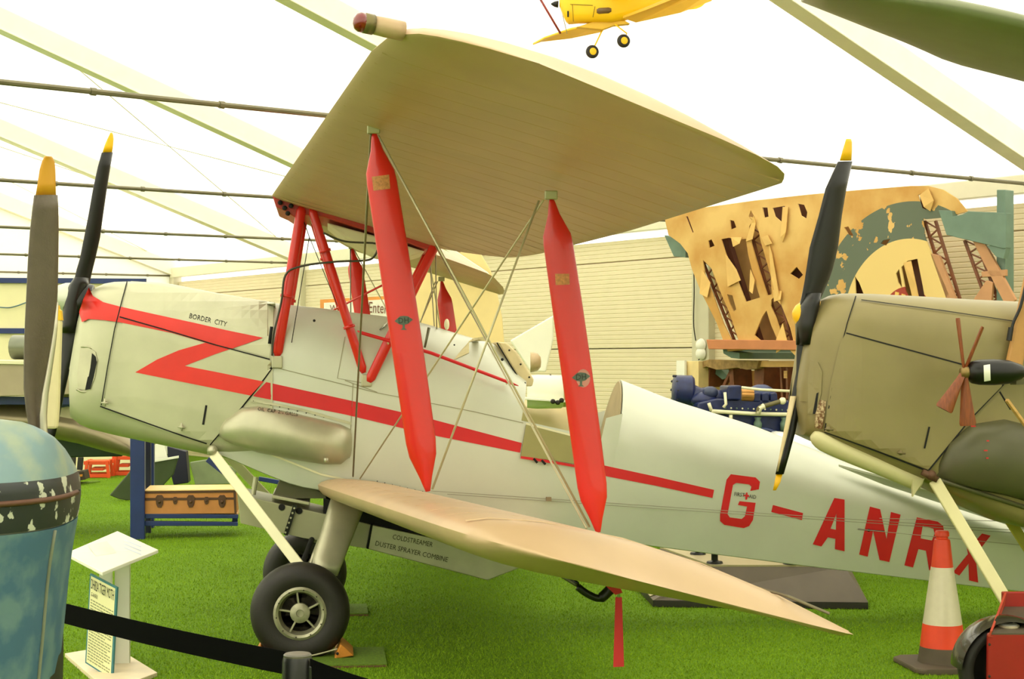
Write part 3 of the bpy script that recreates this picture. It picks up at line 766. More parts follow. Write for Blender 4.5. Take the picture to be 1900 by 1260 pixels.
# --- propeller
def px_blade(name, rows, Y, th, m, parent, skew=.0, y_off=None):
    """solid blade; rows of (y, left x, right x) from root to tip"""
    secs = []
    for i, (y, xl, xr) in enumerate(rows):
        a = U(xl, y, Y-skew); c = U(xr, y, Y+skew); mid = (a+c)/2; hx = (c-a)/2; k = max(.12, min(1, hx.length/.03)); n = hx.normalized().cross(Vector((0, 0, 1)))
        secs.append([mid+hx*math.cos(j*PI/6)+n*math.sin(j*PI/6)*th*k*.5 for j in range(12)])
    return MB().loft(secs).build(name, m, parent, True)
px_blade('propeller_hub', [(618, 114, 146), (604, 114, 152), (560, 118, 160), (530, 128, 165), (516, 138, 164)], -.02, .20, M_black, plane)
px_blade('propeller_blade', [(600, 112, 152), (565, 122, 158), (540, 132, 164), (518, 138, 168), (500, 142, 172), (480, 148, 177), (440, 156, 186), (400, 164, 191), (350, 173, 198), (310, 182, 204), (283, 190, 208)], 0, .05, M_black, plane, .03)
px_blade('blade_tip', [(283, 190, 208), (270, 194, 210), (258, 199, 211), (250, 203, 210), (246, 205, 208)], 0, .02, M_yellow, plane, .01)
px_blade('propeller_blade', [(560, 118, 158), (600, 113, 153), (630, 112, 146), (650, 112, 139), (680, 112, 130), (700, 111, 124), (740, 98, 116), (800, 82, 104), (850, 70, 90)], 0, .05, M_black, plane, -.02)
MB().lathe([(.105, -.04), (.10, 0), (.085, .06), (.055, .11), (.02, .135), (0, .14)], U(136, 556, 0), Vector((-1, 0, .22)), 20).build('spinner', M_silver, plane, True)
MB().lathe([(.11, -.05), (.11, .02)], U(150, 560, 0), Vector((-1, 0, .22)), 24).build('hub_plate', M_black, plane, True)

# --- spray gear below the belly
trough = M_alu
def quadbox(name, px, Ynear, Yfar, m, parent, **k):
    P = [U(x, y, Ynear) for x, y in px]
    return MB().prism(P, (0, Yfar-Ynear, 0)).build(name, m, parent, **k)
quadbox('spray_trough', [(440, 917), (690, 974), (680, 1018), (560, 998), (446, 971)], -.26, .26, mat('trough_grey', (170, 168, 136), .45, .3, .05), plane, bevel=.005)
pl_ = quadbox('name_plate', [(689, 974), (790, 996), (990, 1044), (905, 1077), (680, 1018)], -.29, .27, M_alu, plane, bevel=.004)
bvp = bvh_of([pl_])
text_px('lettering', 'COLDSTREAMER', (728, 1000), (802, 1015), 9, bvp, M_ink, pl_, .003, -.3)
text_px('lettering', 'DUSTER SPRAYER COMBINE', (696, 1012), (830, 1043), 9, bvp, M_ink, pl_, .003, -.3)
quadbox('plate_joint', [(688, 973), (692, 974), (684, 1019), (680, 1018)], -.298, .2, M_dark, plane)
quadbox('hopper_chute', [(519, 888), (605, 915), (606, 925), (505, 925)], -.22, .22, M_greend, plane, bevel=.004)
quadbox('chute_lip', [(505, 918), (575, 932), (574, 938), (505, 925)], -.26, .24, M_alu, plane, bevel=.004)
quadbox('chute_throat', [(600, 925), (700, 950), (1000, 1030), (940, 1018), (690, 974), (600, 955)], -.24, .24, M_dark, plane)
st_ = quadbox('perforated_strap', [(544, 936), (552, 938), (534, 994), (526, 992)], -.285, -.275, M_black, plane)
for k in range(6):
    MB().lathe([(.006, 0), (.006, .004)], U(546-3.3*k, 943+9*k, -.287), (0, -1, 0), 8).build('strap_hole', M_alu, st_)
for x, y in ((523, 941), (555, 948)):
    MB().lathe([(.019, 0), (.019, .004)], U(x, y, -.262), (0, -1, 0), 14).build('round_hole', M_dark, plane)
MB().tube([U(475, 885, -.2), U(470, 918, -.2)], .014, 8).build('trough_hanger', M_alu, plane)
# spray boom under the port wing with black elbow
MB().tube([U(958, 1018, -3.5), U(990, 1036, -3.8), U(1070, 1084, -4.2)], [.006, .007, .009], 8).build('boom_stay', M_greend, plane, True)
MB().tube([U(1000, 1038, -3.82), U(1072, 1082, -4.22)], .005, 8).build('boom_stay', M_black, plane, True)
MB().tube(curve_pts([U(x, y, -4.2) for x, y in ((1072, 1089), (1090, 1102), (1112, 1110), (1130, 1096), (1140, 1084))]), [.012]*13+[.017]*6+[.019]*6, 12).build('elbow_cover', M_black, plane, True)
MB().prism([U(x, y, -4.22) for x, y in ((1120, 1072), (1148, 1070), (1158, 1080), (1142, 1096), (1130, 1090))], (0, .05, 0)).build('boom_bracket', M_wing, plane, bevel=.006)

# ================================================================== THE GREEN BIPLANE (nose and undercarriage at the right)
gp = thing('biplane', 'olive green biplane nose with black propeller at the right edge, cream undercarriage legs', 'biplane', (3.4, -1.4, 0))
GY = -1.45
WG = [(2.42, .16), (2.5, .21), (2.6, .25), (3.0, .28), (3.6, .30), (7, .30)]
g_top = [(1520, 560), (1535, 548), (1560, 543), (1600, 543), (1700, 548), (1800, 554), (1890, 558), (1960, 562)]
g_bot = [(1500, 792), (1512, 803), (1560, 822), (1640, 852), (1715, 884), (1760, 900), (1900, 966), (1960, 990)]
gT = [(p.x, p.z) for p in (U(x, y, GY-.10) for x, y in g_top)]
gB = side_tab(g_bot, WG, GY, .75)
secs = []; X0 = gT[0][0]
for i in range(30):
    X = X0+(7-X0)*(i/29)**1.6; w_ = lerp_list(WG, X); zt = ext(gT, X) if X < gT[-1][0] else gT[-1][1]-.12*(X-gT[-1][0]); zb = ext(gB, X) if X < gB[-1][0] else gB[-1][1]-.10*(X-gB[-1][0])
    zl = zt-.22-.05*min(1, max(0, X-3))
    q = fus_section(X, w_, GY, zt, zl, max(zb+.13, zl-.35), zb, rt=2.4, rb=.10)
    secs.append(lean(q, k=.16*max(0, 1-i/26)))
nose = [lean(fus_section(X0-dx, w_, GY, gT[0][1]+dt, gT[0][1]-.22, gT[0][1]-.5, gB[0][1]+db, rb=.08)) for dx, w_, dt, db in ((.05, .09, -.14, .2), (.04, .13, -.06, .1), (.02, .155, -.02, .04))]
gcowl = MB().loft(nose+secs).build('engine_cowl', M_green, gp, True, autosm=50)
bg_ = bvh_of([gcowl])
gs = lambda name, pts, wd, m=M_dark, off=.010: decal(name, line_px(pts, wd), bg_, m, gp, off, 18, 0)
decal('cowl_side_panel', [(1570, 617), (1700, 652), (1790, 676), (1862, 700), (1858, 717), (1800, 776), (1722, 871), (1630, 836), (1530, 800), (1540, 720), (1558, 640)], bg_, M_green, gp, .008, 16, .005)
gs('cowl_hinge', [(1570, 618), (1700, 653), (1785, 676), (1862, 698)], 2.5, off=.013)
gs('panel_seam', [(1588, 550), (1572, 600), (1552, 680), (1530, 800)], 2)
gs('panel_seam', [(1862, 712), (1800, 777), (1723, 872)], 4)
gs('panel_seam', [(1530, 801), (1630, 838), (1722, 874)], 3)
gs('panel_seam', [(1598, 557), (1750, 577), (1885, 597)], 1.6)
gs('cooling_slot', [(1724, 792), (1715, 832)], 3.5, off=.015)
for x, y in ((1537, 796), (1671, 840)):
    p = U(x, y, GY-.30); MB().tube([p+Vector((-.02, -.01, 0)), p+Vector((.02, -.014, -.004))], .005, 6).ball(p, .013, 8).build('toggle_fastener', mat('old_metal', (120, 108, 72), .5, .5), gp, True)
decal('intake_plate', [(1504, 668), (1518, 672), (1526, 690), (1524, 730), (1514, 768), (1500, 768), (1500, 700)], bg_, M_green, gp, .005, 10, .004)
decal('intake_opening', [(1515, 730), (1519, 728), (1514, 768), (1508, 768)], bg_, M_dark, gp, .009, 10)
decal('worn_patch', [(1522, 742), (1533, 744), (1530, 770), (1526, 796), (1512, 794), (1513, 768)], bg_, mat('bare_brown_metal', (110, 76, 44), .5, .3, c2=(200, 180, 140), scale=60), gp, .011, 10)
MB().tube(curve_pts([U(x, y, GY-.19) for x, y in ((1508, 806), (1530, 822), (1580, 844), (1640, 868), (1706, 896))], 4), [.02, .03, .038, .042]+[.045]*13, 14).build('cowl_lower_edge', M_limecr, gp, True, autosm=50)
MB().prism([U(x, y, GY-.24) for x, y in ((1693, 890), (1716, 888), (1694, 922))], (0, .02, 0)).build('drain_lip', M_limecr, gp)
# oil tank and the lower longeron
secs = []
for x, y0, y1, bul in ((1738, 866, 886, 0), (1760, 820, 896, .07), (1800, 786, 908, .12), (1860, 776, 920, .14), (1960, 800, 950, .14)):
    p0 = U(x, y0, GY-.27); p1 = U(x, y1, GY-.27)
    secs.append([Vector((p0.x, GY-.27-bul*max(0, math.sin(PI*i/8))**.7, p0.z+(p1.z-p0.z)*(1-math.cos(PI*i/8))/2)) for i in range(9)]+[Vector((p0.x, GY-.24, p1.z)), Vector((p0.x, GY-.24, p0.z))])
MB().loft(secs).build('oil_tank', M_greend, gp, True, autosm=60)
for x, y, a in ((1806, 791, 8), (1833, 818, 4), (1829, 836, 6), (1832, 850, 4)):
    MB().box(U(x, y, GY-.405), (.003*a, .002, .006)).build('red_mark', M_redlet, gp)
MB().tube([U(1715, 880, GY-.3), U(1740, 890, GY-.3), U(1960, 960, GY-.3)], .012, 8).build('lower_longeron', M_greend, gp, True)
MB().ball(U(1728, 882, GY-.31), .026, 10).bar(U(1712, 876, GY-.31), U(1738, 890, GY-.31), .03).build('rod_fitting', mat('rusty_fitting', (96, 66, 44), .6, .3), gp, True)
# propeller
px_blade('propeller_hub', [(640, 1480, 1506), (600, 1478, 1512), (570, 1482, 1518), (545, 1494, 1520)], GY-.02, .19, M_black, gp)
px_blade('propeller_blade', [(640, 1478, 1508), (600, 1480, 1512), (560, 1486, 1519), (520, 1493, 1538), (500, 1496, 1545), (460, 1502, 1555), (400, 1519, 1562), (350, 1532, 1570), (300, 1556, 1580)], GY, .05, M_black, gp, .03)
px_blade('blade_tip', [(298, 1558, 1580), (280, 1563, 1581), (264, 1568, 1581), (258, 1570, 1579)], GY, .02, M_yellow, gp, .01)
px_blade('propeller_blade', [(600, 1478, 1512), (640, 1478, 1508), (690, 1477, 1503), (740, 1468, 1486), (800, 1456, 1476), (850, 1446, 1462), (880, 1440, 1453)], GY, .045, M_black, gp, -.02)
px_blade('blade_tip', [(880, 1440, 1452), (895, 1437, 1448), (910, 1434, 1440)], GY, .012, M_yellow, gp, -.008)
pe = [(735, 1466, 1478), (800, 1454, 1463), (850, 1445, 1450), (875, 1441, 1444)]
px_blade('blade_edge_sheath', pe, GY-.05, .02, mat('sheath_metal', (206, 188, 146), .4, .4), gp, -.004)
MB().lathe([(.085, -.05), (.08, 0), (.068, .05), (.04, .08), (.012, .092), (0, .094)], U(1503, 586, GY), Vector((-1, 0, .2)), 20).build('spinner', M_yellow, gp, True)
MB().lathe([(.09, -.08), (.09, .0)], U(1500, 592, GY), Vector((-1, 0, .2)), 20).build('hub_plate', M_black, gp, True)
# undercarriage rods
for sg in (1,):
    f = lambda p: Vector((p.x, GY+(p.y-GY)*sg, p.z))
    A = U(1734, 892, GY-.30); Bv = U(1865, 1112, GY-.62)
    MB().bar(f(A), f(A+(Bv-A)*1.05), .062, .022, upv=(0, -1, 0)).build('radius_rod', M_limecr, gp, bevel=.006)
MB().bar(U(1850, 930, GY+.3), U(1935, 1060, GY+.3), .055, .02, upv=(0, -1, 0)).build('radius_rod', mat('olive_rod', (170, 160, 60), .5), gp, bevel=.004)
# cabane strut, hose and the root of the upper wing
MB().bar(U(1876, 700, GY-.33), U(1925, 470, GY-.33), .085, .03, upv=(0, -1, 0)).build('cabane_strut', mat('tan_wood_strut', (186, 136, 74), .5), gp, bevel=.012)
MB().tube(curve_pts([U(x, y, GY-.36) for x, y in ((1903, 530), (1893, 570), (1880, 600), (1874, 630))]), .008, 8).build('rubber_hose', M_black, gp, True)
MB().tube([U(1876, 608, GY-.36), U(1872, 632, GY-.36)], .014, 8).build('hose_plug', M_black, gp)
MB().tube([U(1855, 727, GY-.4), U(1875, 760, GY-.40)], .004, 6).build('bracing_wire', M_dark, gp)
# wind driven generator with four wooden blades
A = U(1794, 691, GY-.62); Bv = U(1905, 690, GY-.62); ax = (Bv-A); Lg = ax.length
gen = MB().lathe([(0, 0), (.030, .01*Lg), (.052, .08*Lg), (.060, .2*Lg), (.062, .45*Lg), (.056, .7*Lg), (.036, .9*Lg), (.012, Lg), (0, Lg*1.01)], A, ax, 24).build('wind_generator', M_black, gp, True)
decal('white_band', [(1825, 678), (1837, 676), (1838, 706), (1826, 708)], bvh_of([gen]), M_white, gen, .002, 8, 0)
MB().lathe([(.022, -.03), (.03, -.01), (.03, .01)], A, ax, 14).build('hub', mat('dull_brass', (140, 116, 70), .4, .6), gen, True)
hub_px = (1789, 690)
for tip, wr, wt_ in (((1777, 590), 6, 9), ((1823, 607), 7, 7), ((1751, 760), 9, 24), ((1796, 790), 9, 22)):
    h = U(*hub_px, GY-.62); t = U(*tip, GY-.62); dl = t-h; n = Vector((dl.z, 0, -dl.x)).normalized(); sc_ = .0034
    secs = []
    for u, wd in ((0, wr*.8), (.2, wr), (.6, (wr+wt_)/2), (.95, wt_), (1, wt_*.9)):
        c = h+dl*u; secs.append([c+(n*math.cos(j*PI/4)*wd*sc_/2)+Vector((0, 1, 0))*(math.sin(j*PI/4)*.012+math.cos(j*PI/4)*.01) for j in range(8)])
    MB().loft(secs).build('fan_blade', M_wood, gen, True, autosm=50)
MB().bar(U(1868, 742, GY-.62), U(1925, 820, GY-.5), .016).build('generator_stay', M_palewood, gp, bevel=.002)
MB().bar(U(1880, 708, GY-.6), U(1940, 706, GY-.33), .03).build('generator_arm', M_greend, gp)

# ================================================================== HANGING WING at the top right
hw = MB(); secs = []
for t in np.linspace(0, 1, 14):
    p0 = D(1490, -30, 5.0); 
    x = 1500+t*640; yb = [(-2, ), ][0][0]
    yb = lerp_list([(1500, -14), (1570, 2), (1640, 18), (1760, 44), (1900, 78), (2140, 140)], x)
    th = .015+.055*math.sin(min(1, t*1.6)*PI/2); dep = 5.2
    c = D(x, yb, dep); q = []
    back = Vector((.25, 1.15, .10)); k = min(1, .25+t*1.3)
    for j in range(20):
        a = 2*PI*j/20; q.append(c+Vector((0, 0, th))+back*(.5+.5*-math.cos(a))*k+Vector((0, 0, 1))*math.sin(a)*th)
    secs.append(q)
hwo = hw.loft(secs).build('hanging_wing', mat('grey_green_underside', (120, 126, 92), .5, 0, .06), None, True)
tagged(hwo, 'grey green wing tip of a suspended aircraft in the top right corner', 'wing')

# ================================================================== YELLOW MODEL BIPLANE hanging from the roof
ym = thing('model_biplane', 'small bright yellow biplane hanging under the white roof with black tyred yellow wheels', 'model aircraft', D(1110, 20, 8.0))
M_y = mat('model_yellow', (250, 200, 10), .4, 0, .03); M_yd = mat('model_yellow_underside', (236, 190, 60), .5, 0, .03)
YD = 8.0
Q = lambda x, y, o=0: D(x, y, YD+o)
def ybody(name, rows, m, parent, hw_):
    secs = []
    for (x, y0, y1), w_ in zip(rows, hw_):
        a = Q(x, y0); c = Q(x, y1); mid = (a+c)/2; hz = (a.z-c.z)/2
        secs.append([mid+FW*(math.copysign(abs(math.cos(j*PI/8))**.6, math.cos(j*PI/8))*w_)+Vector((0, 0, 1))*(math.copysign(abs(math.sin(j*PI/8))**.6, math.sin(j*PI/8))*hz) for j in range(16)])
    return MB().loft(secs).build(name, m, parent, True, autosm=60)
ybody('fuselage', [(1038, -8, 12), (1042, -14, 22), (1050, -18, 40), (1056, -18, 45), (1075, -19, 43), (1100, -20, 43), (1135, -22, 44), (1160, -24, 38), (1210, -28, 22), (1260, -30, 8), (1300, -30, -4)], M_y, ym, [.02, .035, .05, .055, .06, .06, .06, .055, .045, .035, .02])
MB().lathe([(.018, 0), (.014, .02), (.004, .036), (0, .038)], Q(1036, 8), -RT+Vector((0, 0, .05)), 14).build('spinner', M_black, ym, True)
ybody('exhaust_muffler', [(1106, 20, 30), (1110, 17, 32), (1128, 16, 31), (1133, 18, 28)], mat('muffler', (110, 84, 50), .4), ym, [.066, .068, .068, .064])
for px in ([(1058, 8), (1100, 10)], [(1062, 8), (1064, 40)], [(1104, 12), (1100, 32)]):
    MB().tube([Q(x, y, -.062) for x, y in px], .0012, 5).build('panel_seam', M_dark, ym)
MB().box(Q(1054, 26, -.062), (.008, .004, .03)).build('cowl_slot', M_dark, ym)
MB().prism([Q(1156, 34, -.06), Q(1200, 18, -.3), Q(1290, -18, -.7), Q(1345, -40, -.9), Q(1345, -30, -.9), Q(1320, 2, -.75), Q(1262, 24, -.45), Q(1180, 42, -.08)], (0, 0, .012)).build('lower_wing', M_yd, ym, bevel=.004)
MB().prism([Q(1120, 44, 0), Q(1060, 55, .3), Q(1010, 72, .55), Q(988, 84, .7), Q(1005, 78, .7), Q(1060, 72, .5), Q(1118, 60, .15), Q(1122, 54, .05)], (0, 0, .012)).build('lower_wing', M_y, ym, bevel=.004)
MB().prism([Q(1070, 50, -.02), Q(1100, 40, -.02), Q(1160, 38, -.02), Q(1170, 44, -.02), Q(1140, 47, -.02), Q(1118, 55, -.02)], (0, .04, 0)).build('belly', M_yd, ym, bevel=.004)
MB().loft([[Q(1280+30*math.cos(a), 0+18*math.sin(a), o) for a in np.linspace(0, 2*PI, 16, False)] for o in (-.01, .01)]).build('tailplane', M_y, ym, True, autosm=40)
MB().tube([Q(1001, -4, .3), Q(1040, 62, .4)], .006, 8).build('interplane_strut', mat('dull_red', (150, 60, 60), .5), ym, True)
MB().tube([Q(1040, 10, .05), Q(1052, 62, .3)], .0025, 6).build('bracing_wire', M_wirel, ym)
for wx, wy, tx, ty, o in ((1099, 96, 1119, 53, .0), (1157, 76, 1141, 45, -.05)):
    c = Q(wx, wy, o); ax = -FW+RT*.28
    ty_ = MB().lathe([(.016, -.012), (.027, -.014), (.033, -.006), (.034, 0), (.033, .006), (.027, .014), (.016, .012)], c, ax, 24, False).build('tyre', M_rubber, ym, True)
    MB().lathe([(0, -.008), (.019, -.008), (.019, .012), (.012, .015), (0, .015)], c, ax, 20).build('wheel_disc', M_y, ym, True, autosm=40)
    MB().tube([Q(tx, ty, o), Q(wx+6, wy-14, o), c], .004, 6).build('gear_leg', M_y, ym, True)
for x in (1075, 1180):
    a = Q(x, -18); MB().tube([a, Vector((a.x, a.y, 5.0))], .0008, 4).build('hanging_line', M_wirel, ym)
MB().prism([Q(1000, -34, .5), Q(1200, -34, -.5), Q(1260, -40, -.5), Q(1060, -40, .5)], (0, 0, .012)).build('upper_wing', M_y, ym)

# ================================================================== FOREGROUND NOSE at the left edge
M_blk0 = mat('stand_black', (24, 23, 21), .6)
fn = thing('aircraft_nose', 'faded blue engine cowling with a chipped black band, close by at the left edge', 'aircraft', (-1.5, -6.1, 0))
FD = 3.1
edge = [(775, -30), (778, 0), (785, 42), (797, 64), (815, 86), (840, 100), (870, 110), (900, 117), (930, 119), (965, 115), (1000, 109), (1040, 102), (1100, 95), (1180, 88), (1260, 80), (1400, 66), (1560, 50)]
M_fb = mat('faded_blue', (64, 98, 122), .5, .05, c2=(96, 124, 130), scale=14, bump=.05, bscale=20)
M_fbl = mat('faded_light_blue', (112, 138, 142), .5, .05, c2=(142, 154, 134), scale=9, bump=.05, bscale=20)
M_chip = mat('chipped_black', (30, 34, 34), .45, 0, c2=(186, 186, 168), scale=26)
MATS['chipped_black'].node_tree.nodes['Color Ramp'].color_ramp.elements[0].position = .57
MATS['chipped_black'].node_tree.nodes['Color Ramp'].color_ramp.elements[1].position = .59
def nose_slice(y, x, k=1.0, sink=0):
    e = D(x, y, FD); hx = max(.02, (e.x - D(-220, y, FD).x)); cx = e.x-hx; q = []; hd = min(.34, hx)*max(.12, min(1, (y-770)/130)**.7)
    for j in range(40):
        a = 2*PI*j/40; c_, s_ = math.cos(a), math.sin(a)
        q.append(Vector((cx+math.copysign(abs(c_)**.75, c_)*(hx-sink)*k, e.y+hd*.45+math.copysign(abs(s_)**.75, s_)*(hd-sink)*k, e.z)))
    return q
def nose_part(name, y0, y1, m, n, sink=0, top=False, parent=None):
    secs = []
    for i in range(n+1):
        y = y0+(y1-y0)*i/n; secs.append(nose_slice(y, lerp_list([(a, b_) for a, b_ in edge], y), 1, sink))
    if top: secs = [[Vector((p.x*.0+q_.x, p.y, p.z)) for p, q_ in zip(secs[0], secs[0])]]+secs[1:]
    return MB().loft(secs).build(name, m, parent or fn, True, autosm=60)
nose_part('upper_cowl', 776, 888, M_fbl, 14)
nose_part('black_band', 888, 924, M_chip, 5)
nose_part('black_band', 927, 978, M_chip, 6)
nose_part('lower_cowl', 981, 1560, M_fb, 24)
nose_part('joint_line', 884, 985, mat('joint_grey', (120, 124, 104), .6), 10, .006)
sm = D(20, 925, FD); 
MB().tube([nose_slice(925, 118, 1.004)[j] for j in range(24, 40)]+[nose_slice(925, 118, 1.004)[0]], .006, 6).build('hinge_rod', mat('rusty_hinge', (96, 62, 44), .6, .3), fn, True)
MB().tube([nose_slice(y, lerp_list([(a, b_) for a, b_ in edge], y), 1.003)[38] for y in range(985, 1500, 30)], .004, 6).build('panel_joint', mat('joint_grey', (120, 124, 104), .6), fn, True)
MB().loft([[p+Vector((-.01, .03, 0)) for p in nose_slice(y, x, .98)] for y, x in ((1080, 95), (1260, 96), (1560, 90))]).build('engine_bearer', mat('oily_black', (36, 32, 26), .5), fn, True, autosm=60)
nb_ = D(-60, 1500, FD)
MB().box((nb_.x, nb_.y+.15, .32), (.34, .3, .64)).build('nose_stand', M_blk0, fn, bevel=.01)
YP = -9.3+3.42
def blade2(rows, th, m, name, sk):
    return px_blade(name, rows, YP, th, m, fn, sk)
blade2([(900, 55, 100), (860, 62, 92), (825, 66, 84), (800, 60, 80), (760, 52, 80), (720, 47, 84), (680, 46, 92), (640, 46, 98), (600, 47, 103), (540, 50, 106), (480, 53, 107), (430, 57, 107), (390, 62, 106), (362, 66, 104)], .03, M_propgrey, 'propeller_blade', .035)
blade2([(362, 66, 104), (340, 70, 103), (315, 74, 102), (300, 79, 100), (293, 83, 96), (290, 86, 92)], .02, mat('ochre_tip', (206, 146, 24), .5, 0, .08), 'blade_tip', .02)
MB().tube([U(x+1, y, YP-.03) for x, y in ((106, 560), (102, 610), (98, 640), (90, 690), (83, 730), (79, 770), (80, 800), (84, 826))], [.002, .004, .005, .006, .007, .008, .008, .008], 8).build('edge_sheath', mat('steel_sheath', (186, 180, 160), .3, .7), fn, True)
# pale board behind the blade
YB = -9.3+3.9
pbd = MB().prism([U(x, y, YB) for x, y in ((101, 592), (112, 592), (113, 600), (108, 760), (105, 796), (80, 796), (84, 700), (94, 640))], (0, .03, 0)).build('cover_board', mat('cream_board', (222, 208, 160), .5), fn, bevel=.006)
MB().prism([U(x, y, YB) for x, y in ((101, 562), (104, 566), (107, 566), (109, 574), (112, 576), (114, 594), (100, 594), (98, 580))], (0, .028, 0)).build('board_tip', M_yellow, fn)

# ================================================================== BELT BARRIER
bd = 3.5
bp0 = D(552, 1215, bd); base = Vector((bp0.x, bp0.y, 0))
ps = thing('barrier_post', 'black belt barrier post in the foreground left of the middle', 'barrier post', base)
M_blk = mat('black_plastic', (18, 17, 15), .35, 0, .1); M_belt = mat('black_belt', (4, 4, 4), .8, 0, .1, spec=.1)
MB().lathe([(.17, 0), (.17, .012), (.15, .022), (.03, .04)], base, (0, 0, 1), 32).build('base', M_blk, ps, True, autosm=40)
MB().lathe([(.026, .02), (.026, bp0.z-.09)], base, (0, 0, 1), 20).build('pole', M_blk, ps, True)
MB().lathe([(.034, bp0.z-.10), (.034, bp0.z-.012), (.031, bp0.z-.004)], base, (0, 0, 1), 28).build('belt_head', M_blk, ps, True, autosm=40)
MB().lathe([(.031, bp0.z-.006), (.031, bp0.z), (.028, bp0.z+.003)], base, (0, 0, 1), 28).build('cap', mat('cap_grey', (86, 82, 70), .3), ps, True, autosm=40)
MB().box(base+Vector((.034, -.01, bp0.z-.055)), (.02, .03, .07)).build('belt_clip', M_blk, ps, bevel=.004)
a0, a1 = D(60, 1104, 4.1), D(60, 1141, 4.1); c0, c1 = D(530, 1209, bd+.02), D(530, 1252, bd+.02)
def belt(name, a0, a1, c0, c1, label):
    b = MB(); R0 = []; 
    for i in range(13):
        t = i/12; u = a0.lerp(c0, t)-Vector((0, 0, .006*math.sin(PI*t))); v = a1.lerp(c1, t)-Vector((0, 0, .006*math.sin(PI*t)))
        R0.append([u, v, v+Vector((0, .002, 0)), u+Vector((0, .002, 0))])
    return tagged(b.loft(R0).build(name, M_belt), label, 'belt')
belt('barrier_belt', a0, a1, c0, c1, 'black retractable belt stretched from the blue cowling to the barrier post')
belt('barrier_belt', D(575, 1222, bd-.02), D(575, 1262, bd-.02), D(760, 1278, bd-.12), D(760, 1320, bd-.12), 'short run of black belt leaving the barrier post to the right')

# ================================================================== SIGN STAND
sg_ = thing('sign_stand', 'low white lectern with tilted board and information panel on the grass at left', 'sign', G(205, 1245))
P4 = [U(122, 1026, -1.12), U(218, 985, -.86), U(294, 1020, -.98), U(190, 1062, -1.32)]
MB().prism(P4, (0, 0, -.018)).build('tilted_board', M_white, sg_, bevel=.003)
ctr = sum(P4, Vector((0, 0, 0)))/4
def onb(u, v): return P4[0].lerp(P4[1], u).lerp(P4[3].lerp(P4[2], u), v)+Vector((0, 0, .002))
bvb = bvh_of([bpy.data.objects['tilted_board']])
decal('faded_print', [(163, 1012), (198, 1004), (216, 1026), (178, 1032)], bvb, mat('faded_print_grey', (222, 224, 212), .5), sg_, .001, 40)
for i in range(3): decal('faded_line', [(230, 1001+7*i), (262, 1014+7*i), (262, 1016+7*i), (230, 1003+7*i)], bvb, mat('faded_print_blue', (200, 208, 226), .5), sg_, .001, 40)
g0 = [G(120, 1220), G(210, 1205), G(292, 1256), G(200, 1290)]
MB().prism([p+Vector((0, 0, .022)) for p in g0], (0, 0, -.022)).build('base_board', mat('pinkish_white', (232, 214, 182), .5), sg_, bevel=.003)
MB().prism([U(213, 1048, -.98), U(240, 1038, -.98), U(240, 1246, -.98), U(211, 1254, -.98)], (0, .05, 0)).build('post', M_white, sg_, bevel=.003)
MB().prism([U(184, 1058, -1.0), U(207, 1060, -1.0), U(207, 1240, -1.0), U(184, 1230, -1.0)], (0, .04, 0)).build('post', M_white, sg_, bevel=.003)
fr = [U(167, 1064, -1.14), U(217, 1090, -1.24), U(208, 1262, -1.24), U(158, 1230, -1.14)]
nrm = (fr[1]-fr[0]).cross(fr[3]-fr[0]).normalized(); nrm = nrm if nrm.y < 0 else -nrm
MB().prism(fr, -nrm*.012).build('panel_frame', mat('panel_blue', (70, 130, 140), .5), sg_)
def onp(u, v): return fr[0].lerp(fr[1], u).lerp(fr[3].lerp(fr[2], u), v)
MB().prism([onp(.05, .02)+nrm*.001, onp(.95, .02)+nrm*.001, onp(.95, .98)+nrm*.001, onp(.05, .98)+nrm*.001], nrm*.001).build('panel_sheet', mat('panel_cream', (238, 232, 182), .6, 0, .02), sg_)
def text_quad(name, txt, u0, v0, u1, v1, m, parent):
    me = text_mesh(txt); xs = [v.co.x for v in me.vertices]; ys = [v.co.y for v in me.vertices]; x0, x1 = min(xs), max(xs); y1 = max(ys); y0 = min(0, min(ys))
    for v in me.vertices:
        s_ = (v.co.x-x0)/(x1-x0); t_ = (v.co.y-y0)/(y1-y0); v.co = onp(u0+(u1-u0)*s_, v1+(v0-v1)*t_)+nrm*.004
    return link_mesh(name, me, m, parent)
M_txt = mat('print_black', (40, 44, 34), .7); M_txg = mat('print_grey', (150, 152, 112), .7)
text_quad('lettering', 'DH82A TIGER MOTH', .08, .045, .92, .155, M_txt, sg_)
text_quad('lettering', 'G-ANRX', .10, .19, .34, .235, M_txt, sg_)
rr = random.Random(3)
b = MB()
for i in range(22):
    v = .27+.0315*i; u = .09; end = rr.uniform(.6, .92) if i % 4 == 3 else .92
    while u < end-.03:
        u2 = min(end, u+rr.uniform(.04, .13)); b.prism([onp(u, v)+nrm*.002, onp(u2, v)+nrm*.002, onp(u2, v+.014)+nrm*.002, onp(u, v+.014)+nrm*.002], nrm*.0006); u = u2+.02
b.build('small_print', M_txg, sg_, kind='stuff')

